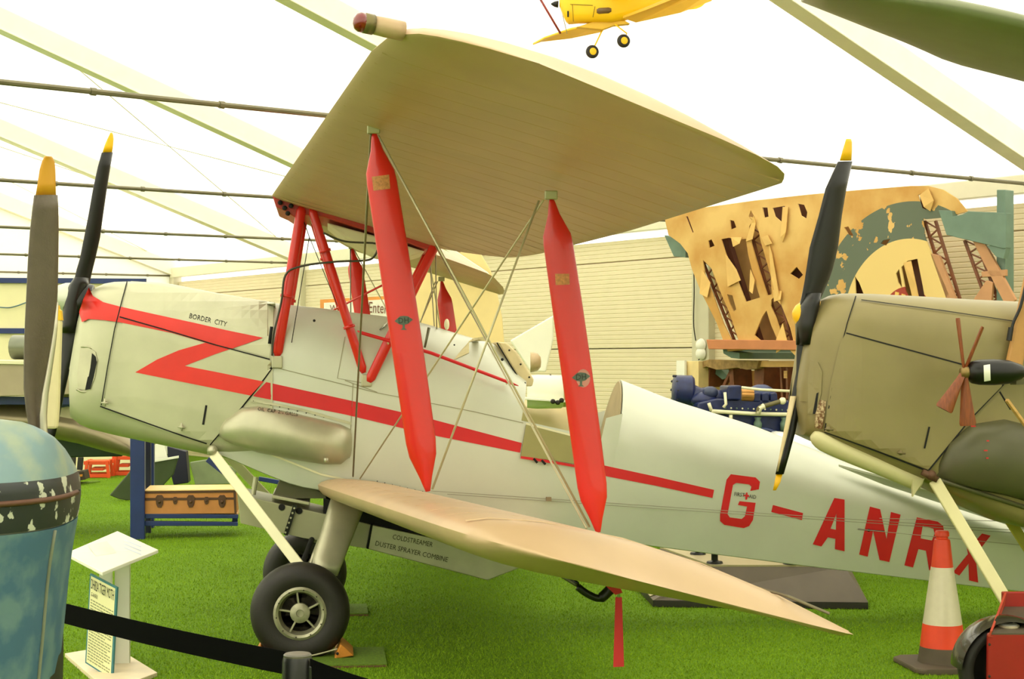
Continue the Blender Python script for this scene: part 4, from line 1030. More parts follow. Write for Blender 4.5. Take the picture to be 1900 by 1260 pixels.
# ================================================================== BLUE RACK with trunk
RY = 5.13
rk = thing('storage_rack', 'tall dark blue steel rack post and shelf beams behind the biplane nose', 'rack', G(258, 1000))
zr = lambda x, y, Y=RY: U(x, y, Y)
MB().bar(zr(256, 1002), zr(256, 780), .125, .10, upv=(0, 1, 0)).build('upright', M_blue, rk, bevel=.006)
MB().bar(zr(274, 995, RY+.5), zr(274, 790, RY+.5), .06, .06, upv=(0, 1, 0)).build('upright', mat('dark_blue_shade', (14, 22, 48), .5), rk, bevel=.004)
MB().bar(zr(436, 970, RY+.5), zr(436, 892, RY+.6), .05).build('upright', M_blue, rk)
for x_, dy_ in ((-70, 0), (-70, .9), (256, .9)): MB().bar(Vector((zr(x_, 900).x, RY+.05+dy_, 0)), Vector((zr(x_, 900).x, RY+.05+dy_, zr(x_, 745).z)), .09, .08).build('upright', M_blue, rk, bevel=.006)
MB().bar(Vector((zr(-70, 900).x, RY+.95, zr(0, 745).z-.05)), Vector((zr(256, 900).x, RY+.95, zr(0, 745).z-.05)), .05, .08).build('beam', M_blue, rk)
for yy0, yy1, x0, x1 in ((735, 751, -75, 252), (967, 976, 262, 441), (953, 962, 268, 442)):
    P = [zr(x0, yy0), zr(x1, yy0+ (2 if x0 > 0 else 3)), zr(x1, yy1+(0)), zr(x0, yy1)]
    MB().prism(P, (0, .05, 0)).build('beam', M_blue, rk, bevel=.004)
MB().prism([zr(268, 953, RY+.04), zr(441, 953, RY+.04), zr(441, 957, RY+.04), zr(268, 957, RY+.04)], (0, .45, 0)).build('shelf', M_palewood, rk)
MB().bar(zr(385, 852, RY+.6), zr(436, 892, RY+.6), .06, .05).build('brace', M_blue, rk, bevel=.004)
MB().bar(zr(480, 888, RY+.6), zr(530, 897, RY+.6), .05, .04).build('brace', M_blue, rk, bevel=.004)
tk_ = thing('travel_trunk', 'tan travel trunk with brown bands and dark locks on the blue rack shelf', 'trunk', zr(355, 954, RY+.06))
M_tan = mat('tan_trunk', (196, 130, 70), .6, 0, .08, 8); M_band = mat('trunk_band', (84, 54, 32), .6)
T0, T1, T2, T3 = zr(268, 913, RY), zr(437, 911, RY), zr(438, 953, RY), zr(268, 954, RY)
MB().prism([T0, T1, T2, T3], (0, .42, 0)).build('trunk_body', M_tan, tk_, bevel=.008)
MB().prism([p+Vector((0, 0, .006)) for p in (T0, T1, T1+Vector((-.05, .44, .01)), T0+Vector((0, .44, .01)))], (0, 0, .01)).build('trunk_lid', mat('pale_lid', (232, 196, 128), .5), tk_, bevel=.003)
MB().prism([zr(268, 912, RY-.004), zr(438, 910, RY-.004), zr(438, 914, RY-.004), zr(268, 916, RY-.004)], (0, .004, 0)).build('trunk_band', M_band, tk_)
MB().prism([zr(268, 924, RY-.004), zr(438, 923, RY-.004), zr(438, 927, RY-.004), zr(268, 929, RY-.004)], (0, .004, 0)).build('trunk_band', M_band, tk_)
MB().prism([zr(433, 912, RY-.005), zr(438, 912, RY-.005), zr(439, 953, RY-.005), zr(435, 953, RY-.005)], (0, .005, 0)).build('trunk_corner', M_band, tk_)
for x, sc_ in ((296, 1.0), (325, .6), (354, 1.0), (383, .6), (412, 1.0)):
    p = zr(x, 927, RY-.01); k = sc_*.005
    MB().prism([p+Vector((dx*k, 0, dz*k)) for dx, dz in ((-7, 4), (-4, 8), (4, 8), (7, 4), (6, -8), (3, -14), (-3, -14), (-6, -8))], (0, .008, 0)).ball(p+Vector((0, -.006, -.02*sc_)), .013*sc_, 8).build('trunk_lock', M_band, tk_, bevel=.002)

# silver wing panel lying on the rack, tank behind it
M_tau = mat('taupe_silver', (168, 154, 128), .45, .3, .05); M_bgs = mat('tarnished_silver', (150, 138, 108), .35, .5, .15, 4)
b = MB(); pr = [(-80, 672), (145, 673), (146, 680), (143, 732), (-80, 738)]
wp = tagged(MB().prism([U(x, y, 5.0) for x, y in pr], (0, 1.0, 0)).build('stored_wing', M_tau, None, bevel=.02), 'taupe grey wing panel stored on top of the blue rack at left', 'wing')
tagged(MB().prism([U(x, y, 4.98) for x, y in ((-80, 666), (145, 672), (145, 679), (-80, 674))], (0, 1.04, 0)).build('cream_plank', M_cream, None, bevel=.006), 'cream plank lying along the top of the stored grey wing panel', 'plank')
tagged(MB().loft([[U(x, y, 5.5)+Vector((0, .25*math.cos(a), .0))*1+Vector((0, 0, 0)) for a in (0,)]*0 or [Vector((U(36, 645, 5.5).x+dx+(.10 if z > .4 else 0)*0, 5.5+.25*math.cos(a), U(36, 665, 5.5).z+.10+.11*math.sin(a))) for a in np.linspace(0, 2*PI, 16, False)] for dx, z in ((-.05, 0), (.42, 1))]).build('metal_tank', mat('tank_grey', (120, 124, 104), .4, .4), None, True, autosm=50), 'short grey metal tank standing on the stored wing behind the propeller', 'tank')
# silver fuselage on the rack's lower level and the dark green wing under it
secs = []
for x, y0, y1 in ((-90, 740, 800), (20, 745, 806), (90, 752, 812), (150, 762, 824), (200, 780, 838), (245, 805, 848), (262, 826, 850)):
    a = U(x, y0, 5.6); c = U(x, y1, 5.6); mid = (a+c)/2; h = (a.z-c.z)/2
    secs.append([mid+Vector((0, math.cos(t)*.35, math.sin(t)*h)) for t in np.linspace(0, 2*PI, 20, False)])
sf = MB().loft(secs).build('stored_fuselage', M_bgs, None, True, autosm=60); tagged(sf, 'tarnished silver fuselage underside tapering behind the blue post below the biplane nose', 'fuselage')
tagged(MB().prism([U(x, y, 5.9) for x, y in ((-90, 800), (84, 802), (130, 816), (232, 843), (225, 847), (60, 850), (-90, 842))], (0, .5, .0)).build('stored_wing', mat('deep_green', (34, 62, 30), .45), None, bevel=.01), 'dark green wing with a pale leading edge under the silver fuselage at left', 'wing')
MB().tube([U(78, 801, 5.88), U(130, 815, 5.88), U(232, 844, 5.88)], .012, 6).build('pale_edge', M_cream, bpy.data.objects['stored_wing.001'])
lg = tagged(MB().lathe([(0, 0), (.13, .004), (.15, .012), (.15, .03), (0, .034)], U(126, 752, 5.35), (0, -1, .1), 24).build('round_badge', mat('badge_cream', (190, 180, 140), .5), None, True, autosm=40), 'round cream disc with a blue bird mark hanging under the blue beam', 'disc')
MB().prism([U(126, 752, 5.30)+Vector((dx, 0, dz)) for dx, dz in ((-.08, .02), (-.02, .03), (.03, .07), (.08, .05), (.04, .01), (.06, -.03), (0, -.01), (-.05, -.02))], (0, .006, 0)).build('bird_mark', M_blue, lg)
# blue and cream portable cabin
YC = 14.2
cab = thing('portable_cabin', 'cream portable cabin with blue trim bands behind the propellers at left', 'cabin', Vector((-4.3, YC+1.2, 0)))
c0, c1 = U(-120, 519, YC), U(268, 521, YC)
MB().box(((c0.x+c1.x)/2, YC+1.2, c1.z/2), (c1.x-c0.x, 2.4, c1.z)).build('wall', mat('cabin_cream', (236, 226, 180), .5, 0, .02), cab)
for y in (520.5, 614): 
    z = U(0, y, YC).z
    MB().box(((c0.x+c1.x)/2, YC-.02, z), (c1.x-c0.x+.06, .06, .075)).build('trim_band', M_blue, cab)
MB().tube(curve_pts([U(x, y, YC-.05) for x, y in ((-30, 566), (10, 571), (30, 568), (60, 558), (100, 552))]), .009, 6).build('cable', mat('blue_cable', (90, 120, 130), .5), cab, True)
tagged(MB().prism([U(x, y, 8) for x, y in ((141, 632), (147, 632), (148, 671), (136, 671))], (0, .3, 0)).build('orange_panel', M_orange, None, bevel=.01), 'narrow orange panel glimpsed between the silver nose and its propeller', 'panel')
tagged(MB().prism([U(x, y, 8.4) for x, y in ((143, 596), (149, 598), (153, 618), (152, 660), (144, 660))], (0, .1, 0)).build('narrow_board', M_white, None), 'white and blue panel sliver above the orange one beside the nose', 'panel')

# ground level things at the far left
def crate(x0, x1, y0, y1, Y, label):
    a = U(x0, y1, Y); c = U(x1, y1, Y); h = U(x0, y0, Y).z; w_ = c.x-a.x; z0 = 0
    t = thing('plastic_crate', label, 'crate', ((a.x+c.x)/2, Y+.15, 0), 'orange plastic crates')
    X = (a.x+c.x)/2; 
    for zz in (.03, h-.03): 
        for yy in (0, .36): MB().box((X, Y+yy, zz), (w_, .02, .05)).build('rail', M_orange, t, bevel=.004)
    for sx in (-1, 1):
        for yy in (0, .36): MB().bar((X+sx*(w_/2-.02), Y+yy, 0), (X+sx*(w_/2-.05), Y+yy, h), .06, .04).build('leg', M_orange, t, bevel=.004)
    MB().box((X, Y+.18, h*.94), (w_-.06, .36, .02)).build('top', M_orange, t, bevel=.004)
    MB().box((X, Y+.18, h*.5), (w_*.42, .3, .04)).build('shelf', M_orange, t, bevel=.004)
    return t
crate(155, 205, 855, 876, 12.9, 'orange plastic crate standing left of the blue post, leftmost')
crate(208, 250, 846, 875, 13.3, 'taller orange plastic crate half behind the blue post')
ch = thing('timber_chock', 'dark timber block with yellow marks on the grass below the dark green wing', 'chock', G(140, 896))
q = [U(x, y, 11.6) for x, y in ((118, 880), (155, 874), (159, 890), (120, 896))]
MB().prism(q, (0, .4, 0)).build('block', mat('dark_timber', (52, 38, 24), .7), ch, bevel=.01)
for x in (129, 146): MB().prism([U(x+dx, 883+dy, 11.59) for dx, dy in ((-6, -1), (7, -3), (7, 1), (-6, 3))], (0, .01, 0)).build('yellow_mark', mat('mark_ochre', (200, 130, 30), .6), ch)
for i, (x, y0, y1) in enumerate(((120, 845, 878), (134, 845, 876), (148, 848, 872))):
    tagged(MB().bar(U(x, y1, 11.8), U(x+2, y0, 11.8), .09-.02*i, .07).build('dark_support', mat('support_black', (30, 28, 22), .6), None, bevel=.01), ['left', 'middle', 'right'][i]+' one of three dark supports standing under the green wing at left', 'support')
tp = tagged(MB().prism([G(x, y, .0) for x, y in ((104, 902), (180, 893), (186, 895), (108, 905))], (0, 0, .015)).build('turf_strip', M_fur, None), 'thin turf covered strip lying in front of the dark timber block', 'strip')

# dark green tail pieces standing between the post and the biplane belly
tl = thing('tail_section', 'dark green tail surfaces with a white fin standing behind the blue post', 'tail', G(300, 925))
YT = 9.2
MB().prism([U(x, y, YT) for x, y in ((203, 919), (243, 872), (272, 858), (331, 848), (322, 880), (302, 902), (262, 914), (240, 929), (220, 926))], (0, .04, .0)).build('tailplane', mat('tail_green', (62, 74, 44), .4, .1, .08), tl, bevel=.01)
MB().prism([U(x, y, YT-.02) for x, y in ((272, 856), (331, 846), (331, 850), (272, 860))], (0, .06, 0)).build('white_edge', M_white, tl)
MB().prism([U(x, y, YT+.1) for x, y in ((272, 835), (290, 824), (304, 825), (311, 850), (272, 858))], (0, .04, 0)).build('white_fin', M_white, tl, bevel=.006)
tagged(MB().prism([U(x, y, YT+.6) for x, y in ((310, 828), (345, 838), (350, 896), (322, 900), (312, 862))], (0, .3, 0)).build('navy_panel', mat('navy_shade', (26, 24, 48), .6), None, bevel=.01), 'navy blue panel behind the green tail surfaces under the engine cowl', 'panel')
tagged(MB().prism([U(x, y, YT+.3) for x, y in ((352, 858), (400, 850), (440, 872), (430, 898), (362, 900))], (0, .06, 0)).build('grey_green_panel', mat('pale_tail_green', (128, 138, 104), .5), None, bevel=.01), 'grey green fin leaning behind the travel trunk', 'panel')

# ================================================================== WHEEL CHOCKS AND MATS under the biplane
for (pts, lab) in ((((470, 1212), (482, 1190), (500, 1214)), 'orange wooden chock in front of the near biplane wheel'), (((620, 1212), (632, 1184), (657, 1206)), 'orange wooden chock behind the near biplane wheel')):
    P = [U(x, y, -.93) for x, y in pts]; z0 = min(p.z for p in P)
    P = [Vector((p.x, p.y, max(0.012, p.z-z0+.012))) for p in P]
    c_ = thing('wheel_chock', lab, 'chock', (sum(p.x for p in P)/3, -.8, 0))
    MB().prism(P, (0, .28, 0)).build('wedge', mat('chock_wood', (206, 130, 40), .6, 0, .15, 12), c_, bevel=.006)
    MB().ball((P[1]+P[0])/2+Vector((0, -.002, -.01)), .008, 8).build('bolt', M_ink, c_)
MB_r = MB().tube(curve_pts([U(x, y, -1.0) for x, y in ((488, 1208), (500, 1214), (540, 1219), (580, 1216), (626, 1204))]), .004, 6).build('chock_rope', mat('rope', (190, 180, 150), .8), None, True)
tagged(MB_r, 'thin pale cord joining the two wheel chocks', 'cord')
for Y0, Y1, x0, x1, lab in ((-1.12, -.62, 480, 718, 'turf topped board under the near wheel'), (.55, .95, 520, 683, 'turf topped board under the far wheel')):
    a = G(x0, 1200); X0_ = U(x0, 1200, Y0).x; X1_ = U(x1, 1200, Y0).x
    o = thing('turf_mat', lab+' of the silver biplane', 'mat', ((X0_+X1_)/2, (Y0+Y1)/2, 0))
    MB().box(((X0_+X1_)/2, (Y0+Y1)/2, .006), (X1_-X0_, Y1-Y0, .010)).build('board', mat('board_brown', (110, 76, 46), .7), o)
    MB().box(((X0_+X1_)/2, (Y0+Y1)/2, .0145), (X1_-X0_, Y1-Y0, .006)).build('turf_sheet', M_fur, o)

# ================================================================== PLINTH with posts below the rear fuselage
pt = thing('display_plinth', 'dark brown low plinth with sloping sides and round feet under the rear fuselage', 'plinth', G(1400, 1100))
g = [G(1213, 1124), G(1610, 1130), G(1552, 1058), G(1165, 1085)]
top_ = [U(x, y, .0) for x, y in ((0, 0),)]
zt_ = .045
b4 = [G(1212, 1127), G(1611, 1131), G(1572, 1055), G(1160, 1070)]
MB().prism([p for p in b4], (0, 0, zt_)).build('plinth_base', mat('plinth_edge', (44, 38, 30), .5), pt, bevel=.004)
t4 = [p+Vector((0, 0, zt_)) for p in b4]; c4 = [G(x, y, .24) for x, y in ((1320, 1052), (1568, 1052), (1530, 1030), (1225, 1018))]
secs = [t4, c4]
MB().loft(secs).build('sloping_top', M_lino, pt)
MB().prism([p+Vector((0, 0, .001)) for p in c4], (0, 0, .012)).build('pale_top', mat('pale_linoleum', (186, 172, 136), .3, 0, .05), pt)
MB().prism([t4[0].lerp(t4[3], .1)+Vector((0, 0, .004)), t4[0].lerp(c4[0], .3)+Vector((0, 0, .004)), t4[3].lerp(c4[3], .35)+Vector((0, 0, .004)), t4[3].lerp(t4[0], .25)+Vector((0, 0, .004))], (0, 0, .003)).build('pale_side', mat('pale_linoleum', (186, 172, 136), .3), pt)
for x, y in ((1295, 1028), (1326, 1045), (1468, 1046)):
    p = G(x, y, .255)
    MB().lathe([(.055, 0), (.05, .012), (.03, .016), (.022, .02), (.022, .10)], p, (0, 0, 1), 20).build('post_foot', M_black, pt, True, autosm=40)
# ================================================================== RED STREAMER
stt = thing('warning_streamer', 'red warning ribbon hanging from the lower wing bracket', 'ribbon', U(1149, 1238, -4.25))
MB().prism([U(x, y, -4.25) for x, y in ((1142, 1108), (1154, 1108), (1158, 1237), (1138, 1238))], (0, .002, 0)).build('ribbon', mat('red_ribbon', (206, 44, 50), .7), stt)
MB().tube([U(1148, 1086, -4.25), U(1148, 1108, -4.25)], .005, 8).build('ring', mat('ring_metal', (170, 190, 150), .4, .6), stt, True)
MB().prism([U(x, y, -4.27) for x, y in ((1112, 1070), (1126, 1076), (1150, 1088), (1155, 1100), (1142, 1104), (1112, 1076))], (0, .004, 0)).build('tag', mat('red_ribbon', (206, 44, 50), .7), stt)

# ================================================================== TRAFFIC CONE
cb = G(1749, 1238); cd_ = (cb-CAM).dot(FW)
cn = thing('traffic_cone', 'orange and white traffic cone with grey base standing before the biplane tail', 'cone', cb)
sc1 = cd_/F
def cz(y): return 1.55+(676-y)*sc1*1.0
M_or = mat('cone_orange', (232, 66, 28), .45); M_slv = mat('reflective_sleeve', (214, 204, 178), .35, .1, .03, 30); M_cg = mat('cone_grey', (88, 76, 58), .7, 0, .15)
def cring(name, rows, m, smooth=True): return MB().lathe([(r*sc1, cz(y)) for y, r in rows], Vector((cb.x, cb.y, 0)), (0, 0, 1), 32).build(name, m, cn, smooth, autosm=40)
cring('cone_tip', [(1052, 20), (1005, 15), (1001, 14), (1000, 11), (996, 11), (995, 13), (988, 13), (985, 11)], M_or)
cring('reflective_sleeve', [(1158, 36), (1052, 20.5)], M_slv)
cring('orange_band', [(1199, 41), (1157, 36)], M_or)
cring('lower_cone', [(1232, 46), (1199, 41)], M_cg)
r_ = 74*sc1; z0 = 0
MB().prism([Vector((cb.x+dx*r_, cb.y+dy*r_, .0)) for dx, dy in ((-1, -.8), (-.8, -1), (.8, -1), (1, -.8), (1, .8), (.8, 1), (-.8, 1), (-1, .8))], (0, 0, .03)).build('base', M_cg, cn, bevel=.01)

# ================================================================== RED TROLLEY
TD = 6.8
tr_ = thing('battery_trolley', 'dark red battery trolley with dials and black mudguard in the bottom right corner', 'trolley', G(1900, 1300))
M_tr = mat('trolley_red', (150, 26, 18), .4, 0, .08); M_pn = mat('panel_grey', (76, 66, 50), .5)
Tq = lambda x, y, o=0: D(x, y, TD+o)
MB().prism([Tq(1834, 1180), Tq(1836, 1176), Tq(1990, 1176), Tq(1990, 1345), Tq(1832, 1345)], FW*.03).build('front_plate', M_tr, tr_, bevel=.005)
MB().prism([Tq(1861, 1099, .45), Tq(1990, 1099, .45), Tq(1990, 1180, .45), Tq(1861, 1180, .45)], FW*.03).build('back_plate', M_tr, tr_, bevel=.005)
MB().prism([Tq(1833, 1181, -.005), Tq(1837, 1171, -.005), Tq(1864, 1099, .45), Tq(1861, 1120, .46), Tq(1838, 1182, -.005)], RT*.01).build('side_plate', mat('trolley_edge', (170, 60, 34), .5), tr_)
MB().prism([Tq(1840, 1178, .0), Tq(1990, 1178, .0), Tq(1990, 1128, .44), Tq(1864, 1128, .44)], (0, 0, .006)).build('instrument_panel', M_pn, tr_)
pn = (Tq(1864, 1128, .44)-Tq(1840, 1178, 0)).cross(RT).normalized(); pn = pn if pn.z > 0 else -pn
dc = Tq(1871, 1166, .12)
MB().lathe([(.046, .0), (.046, .016), (.040, .020), (.036, .016)], dc, pn, 28).build('dial_rim', mat('dial_rim', (200, 190, 160), .3, .5), tr_, True, autosm=40)
MB().lathe([(.038, .016), (.038, .0185), (0, .0186)], dc, pn, 24).build('dial_face', M_white, tr_)
for x, y, o in ((1865, 1134, .40), (1893, 1136, .38), (1888, 1152, .25), (1897, 1172, .08)):
    MB().ball(Tq(x, y, o), .009, 8).build('knob', M_brass, tr_, True)
for y in (1196, 1255): MB().ball(Tq(1835+1, y, -.002), .006, 8).build('rivet', M_ink, tr_)
wc = Tq(1868, 1256, .16); wc.z = .215
MB().lathe([(.16, -.05), (.20, -.06), (.212, 0), (.20, .06), (.16, .05), (.10, .04), (.10, -.04)], wc, FW, 36, False).build('tyre', M_rubber, tr_, True)
ax_ = FW.normalized(); gs_ = []
for i in range(19):
    a = PI*(.98-.7*i/18); d_ = RT*math.cos(a)+Vector((0, 0, 1))*math.sin(a); c_ = Vector((wc.x, wc.y, wc.z))
    gs_.append([c_+d_*.222-ax_*.09, c_+d_*.232-ax_*.05, c_+d_*.236, c_+d_*.232+ax_*.05, c_+d_*.222+ax_*.09, c_+d_*.216+ax_*.05, c_+d_*.218, c_+d_*.216-ax_*.05])
MB().loft(gs_).build('mudguard', mat('mudguard_black', (40, 36, 28), .25, coat=.5), tr_, True, autosm=50)

# ================================================================== WING RELIC on the back wall
def wpl(name, poly, t0, t1, m, parent=None, holes=(), **k):
    f = lambda q: Wp(*( (lambda sz: (sz[0], t0, sz[1]))(WPX(q[0], q[1], t0)) ))
    return MB().prism([f(q) for q in poly], WN*(t1-t0), [[f(q) for q in h] for h in holes]).build(name, m, parent, **k)
TW = 1.1
sC_, zC_ = WPX(1682, 592, TW)
M_fab = bpy.data.materials.new('aged_wing_fabric'); M_fab.use_nodes = True; nt = M_fab.node_tree; N = nt.nodes; L = nt.links
bs = N['Principled BSDF']; bs.inputs['Roughness'].default_value = .75
tc = N.new('ShaderNodeTexCoord')
nz = N.new('ShaderNodeTexNoise'); nz.inputs['Scale'].default_value = 2.2; nz.inputs['Detail'].default_value = 6; L.new(tc.outputs['Object'], nz.inputs[0])
rp = N.new('ShaderNodeValToRGB'); rp.color_ramp.elements[0].color = lin((196, 146, 72)); rp.color_ramp.elements[1].color = lin((222, 184, 112)); rp.color_ramp.elements[0].position = .35; rp.color_ramp.elements[1].position = .65
L.new(nz.outputs[0], rp.inputs[0])
vs_ = N.new('ShaderNodeVectorMath'); vs_.operation = 'DISTANCE'; cpt = Wp(sC_, TW, zC_); vs_.inputs[1].default_value = cpt
L.new(tc.outputs['Object'], vs_.inputs[0])
nz2 = N.new('ShaderNodeTexNoise'); nz2.inputs['Scale'].default_value = 7; nz2.inputs['Detail'].default_value = 5; L.new(tc.outputs['Object'], nz2.inputs[0])
def cmpn(op, v, src):
    n = N.new('ShaderNodeMath'); n.operation = op; L.new(src, n.inputs[0]); n.inputs[1].default_value = v; return n.outputs[0]
def mixc(fac, c1, c2_, const=None):
    n = N.new('ShaderNodeMixRGB'); L.new(fac, n.inputs[0]); L.new(c1, n.inputs[1])
    if const: n.inputs[2].default_value = const
    else: L.new(c2_, n.inputs[2])
    return n.outputs[0]
sW, zW = WPX(1682, 443, TW); rW = abs(zW-zC_); rB = abs(WPX(1682, 374, TW)[1]-zC_); rR = abs(WPX(1682, 532, TW)[1]-zC_)
isb = cmpn('LESS_THAN', rB, vs_.outputs['Value']); wear = cmpn('LESS_THAN', .585, nz2.outputs[0])
mul = N.new('ShaderNodeMath'); mul.operation = 'MULTIPLY'; L.new(isb, mul.inputs[0]); L.new(wear, mul.inputs[1])
c_1 = mixc(mul.outputs[0], rp.outputs[0], None, lin((96, 106, 88)))
c_2 = mixc(cmpn('LESS_THAN', rW, vs_.outputs['Value']), c_1, None, lin((226, 196, 124)))
c_3 = mixc(cmpn('LESS_THAN', rR, vs_.outputs['Value']), c_2, None, lin((160, 58, 40)))
L.new(c_3, bs.inputs['Base Color'])
M_fold = mat('torn_fabric', (222, 180, 106), .75, 0, .1, 5); M_rib = mat('brown_rib_wood', (116, 66, 36), .6, 0, .25, 12); M_cav = mat('dark_wing_lining', (92, 58, 34), .8, 0, .2)
rl = thing('wing_relic', 'large torn tan wing relic with a worn roundel mounted high on the back wall', 'wing', Wp(WPX(1500, 640, TW)[0], TW, WPX(1500, 640, TW)[1]))
out_ = [(1233, 404), (1262, 396), (1300, 386), (1400, 372), (1500, 361), (1600, 352), (1690, 345), (1722, 345), (1750, 352), (1775, 368), (1795, 392), (1780, 396), (1768, 402), (1735, 405), (1712, 407), (1716, 440), (1730, 475), (1745, 510), (1760, 545), (1775, 580), (1790, 640), (1500, 640), (1350, 652), (1345, 640), (1330, 600), (1310, 560), (1302, 545), (1284, 500), (1276, 470), (1262, 452), (1240, 436)]
holes = [[(1272, 402), (1276, 401), (1287, 431), (1284, 432)], [(1354, 408), (1362, 410), (1366, 422), (1356, 426)], [(1389, 402), (1393, 390), (1401, 404), (1397, 412)],
 [(1414, 385), (1424, 385), (1426, 402), (1418, 404)], [(1433, 386), (1456, 382), (1458, 392), (1452, 414), (1438, 402)], [(1480, 378), (1492, 380), (1498, 394), (1496, 406), (1486, 400)],
 [(1314, 447), (1320, 444), (1326, 456), (1316, 460)], [(1338, 444), (1352, 441), (1370, 446), (1384, 443), (1388, 472), (1400, 520), (1410, 552), (1384, 560), (1362, 505), (1346, 470)],
 [(1390, 420), (1398, 408), (1408, 430), (1412, 450), (1418, 470), (1430, 512), (1432, 546), (1424, 548), (1408, 500), (1394, 452)],
 [(1304, 482), (1320, 498), (1338, 545), (1354, 582), (1370, 630), (1376, 642), (1362, 640), (1342, 600), (1322, 545), (1308, 510)],
 [(1349, 546), (1359, 548), (1366, 574), (1361, 578), (1354, 564)],
 [(1438, 550), (1446, 556), (1466, 608), (1472, 632), (1454, 632), (1440, 590), (1430, 568), (1431, 556)], [(1400, 622), (1414, 588), (1422, 576), (1431, 604), (1444, 634), (1416, 636)],
 [(1466, 508), (1478, 495), (1490, 510), (1482, 518)], [(1638, 446), (1652, 443), (1644, 456), (1634, 452)], [(1586, 512), (1594, 524), (1608, 560), (1612, 600), (1598, 600), (1588, 556)],
 [(1672, 496), (1684, 484), (1702, 480), (1712, 530), (1724, 600), (1700, 600), (1690, 560), (1680, 540)], [(1662, 508), (1668, 499), (1672, 520), (1674, 536), (1666, 524)], [(1703, 362), (1712, 358), (1722, 378), (1718, 390), (1710, 386)],
 [(1566, 422), (1574, 420), (1584, 438), (1574, 436)]]
fab = wpl('wing_skin', out_, TW, TW-.012, M_fab, rl, holes)
wpl('rear_skin', [(1300, 400), (1500, 372), (1690, 360), (1700, 420), (1740, 560), (1770, 640), (1375, 642), (1330, 540)], TW-.28, TW-.30, mat('inner_lining', (176, 134, 78), .8, 0, .15, 5), rl)
# spars and dark ribs inside
for q in ([(1336, 440), (1348, 438), (1412, 640), (1398, 640)], [(1430, 380), (1450, 378), (1460, 420), (1444, 424)], [(1585, 510), (1606, 512), (1630, 640), (1604, 640)], [(1686, 480), (1712, 480), (1744, 640), (1716, 640)], [(1480, 374), (1496, 374), (1500, 410), (1482, 410)], [(1462, 490), (1488, 490), (1490, 522), (1466, 522)], [(1706, 356), (1724, 356), (1726, 394), (1710, 394)], [(1350, 405), (1370, 405), (1372, 430), (1354, 430)], [(1268, 400), (1290, 400), (1292, 436), (1276, 436)], [(1308, 440), (1330, 440), (1330, 466), (1312, 466)], [(1410, 384), (1428, 384), (1430, 408), (1412, 408)]):
    wpl('spar', q, TW-.10, TW-.16, mat('deep_brown_spar', (84, 44, 26), .6), rl)
def truss(name, a, b_, wd, n, t):
    f = lambda x, y: Wp(*(lambda sz: (sz[0], t, sz[1]))(WPX(x, y, t)))
    mb = MB(); A0 = f(*a); B0 = f(*b_); A1 = f(a[0]+wd, a[1]); B1 = f(b_[0]+wd, b_[1])
    o = MB().bar(A0, B0, .022).build(name, M_rib, rl); MB().bar(A1, B1, .022).build('rib_boom', M_rib, o)
    for i in range(n):
        p = A0.lerp(B0, i/n); q = A1.lerp(B1, (i+.5)/n); r = A0.lerp(B0, (i+1)/n)
        MB().bar(p, q, .012).build('lattice', M_rib, o); MB().bar(q, r, .012).build('lattice', M_rib, o)
truss('rib', (1390, 420), (1452, 632), 18, 8, TW-.06)
truss('rib', (1304, 484), (1366, 640), 14, 6, TW-.06)
truss('rib', (1716, 410), (1772, 590), 20, 6, TW-.06)
truss('rib', (1790, 446), (1842, 590), 22, 6, TW-.06)
for q in ([(1804, 446), (1822, 442), (1884, 556), (1872, 570), (1862, 560)], [(1726, 470), (1742, 474), (1790, 600), (1772, 600)], [(1820, 504), (1866, 500), (1866, 512), (1822, 514)], [(1800, 565), (1830, 520), (1842, 524), (1836, 600), (1790, 600)]):
    wpl('rib_cap', q, TW, TW-.03, mat('pinkish_rib_wood', (192, 140, 96), .6, 0, .1), rl, bevel=.004)
# torn flaps of fabric curling forward
for q in ([(1302, 500), (1298, 545), (1312, 552), (1318, 525)], [(1346, 472), (1366, 500), (1374, 520), (1350, 532)],
          [(1384, 448), (1394, 414), (1398, 400), (1402, 414), (1396, 444)], [(1452, 384), (1462, 384), (1458, 430), (1452, 450), (1448, 440)], [(1392, 500), (1400, 520), (1396, 545), (1390, 540)], 
          [(1426, 450), (1432, 470), (1444, 540), (1448, 565), (1440, 555), (1430, 510)], [(1434, 538), (1450, 540), (1448, 556), (1436, 560)], [(1440, 630), (1452, 600), (1462, 640), (1440, 655)], [(1472, 630), (1490, 640), (1480, 665), (1466, 650)],
          [(1706, 362), (1722, 350), (1732, 372), (1726, 392), (1714, 384)], [(1676, 488), (1690, 484), (1700, 530), (1712, 590), (1700, 590), (1690, 540)], [(1356, 440), (1376, 440), (1372, 452), (1360, 458)], [(1412, 440), (1424, 436), (1432, 452), (1420, 456)]):
    f = lambda x, y, t: Wp(*(lambda sz: (sz[0], t, sz[1]))(WPX(x, y, t)))
    n_ = len(q); pts = [f(x, y, TW+.012+.035*(((i*7) % 5)/5)) for i, (x, y) in enumerate(q)]
    MB().prism(pts, WN*-.006).build('torn_flap', M_fold, rl)
wpl('lower_ledge', [(1310, 630), (1500, 632), (1500, 650), (1314, 648)], TW+.05, TW-.3, mat('ledge_wood', (190, 120, 74), .6, 0, .1), rl, bevel=.006)
for i in range(36):
    a = i*6.0; f = lambda x, y: Wp(*(lambda sz: (sz[0], TW+.006, sz[1]))(WPX(x, y, TW)))
for k in range(3): wpl('number_mark', [(1661+12*k, 541+4*k), (1668+12*k, 543+4*k), (1667+12*k, 551+4*k), (1660+12*k, 549+4*k)], TW+.003, TW+.001, mat('mark_ochre2', (220, 180, 90), .6), rl)
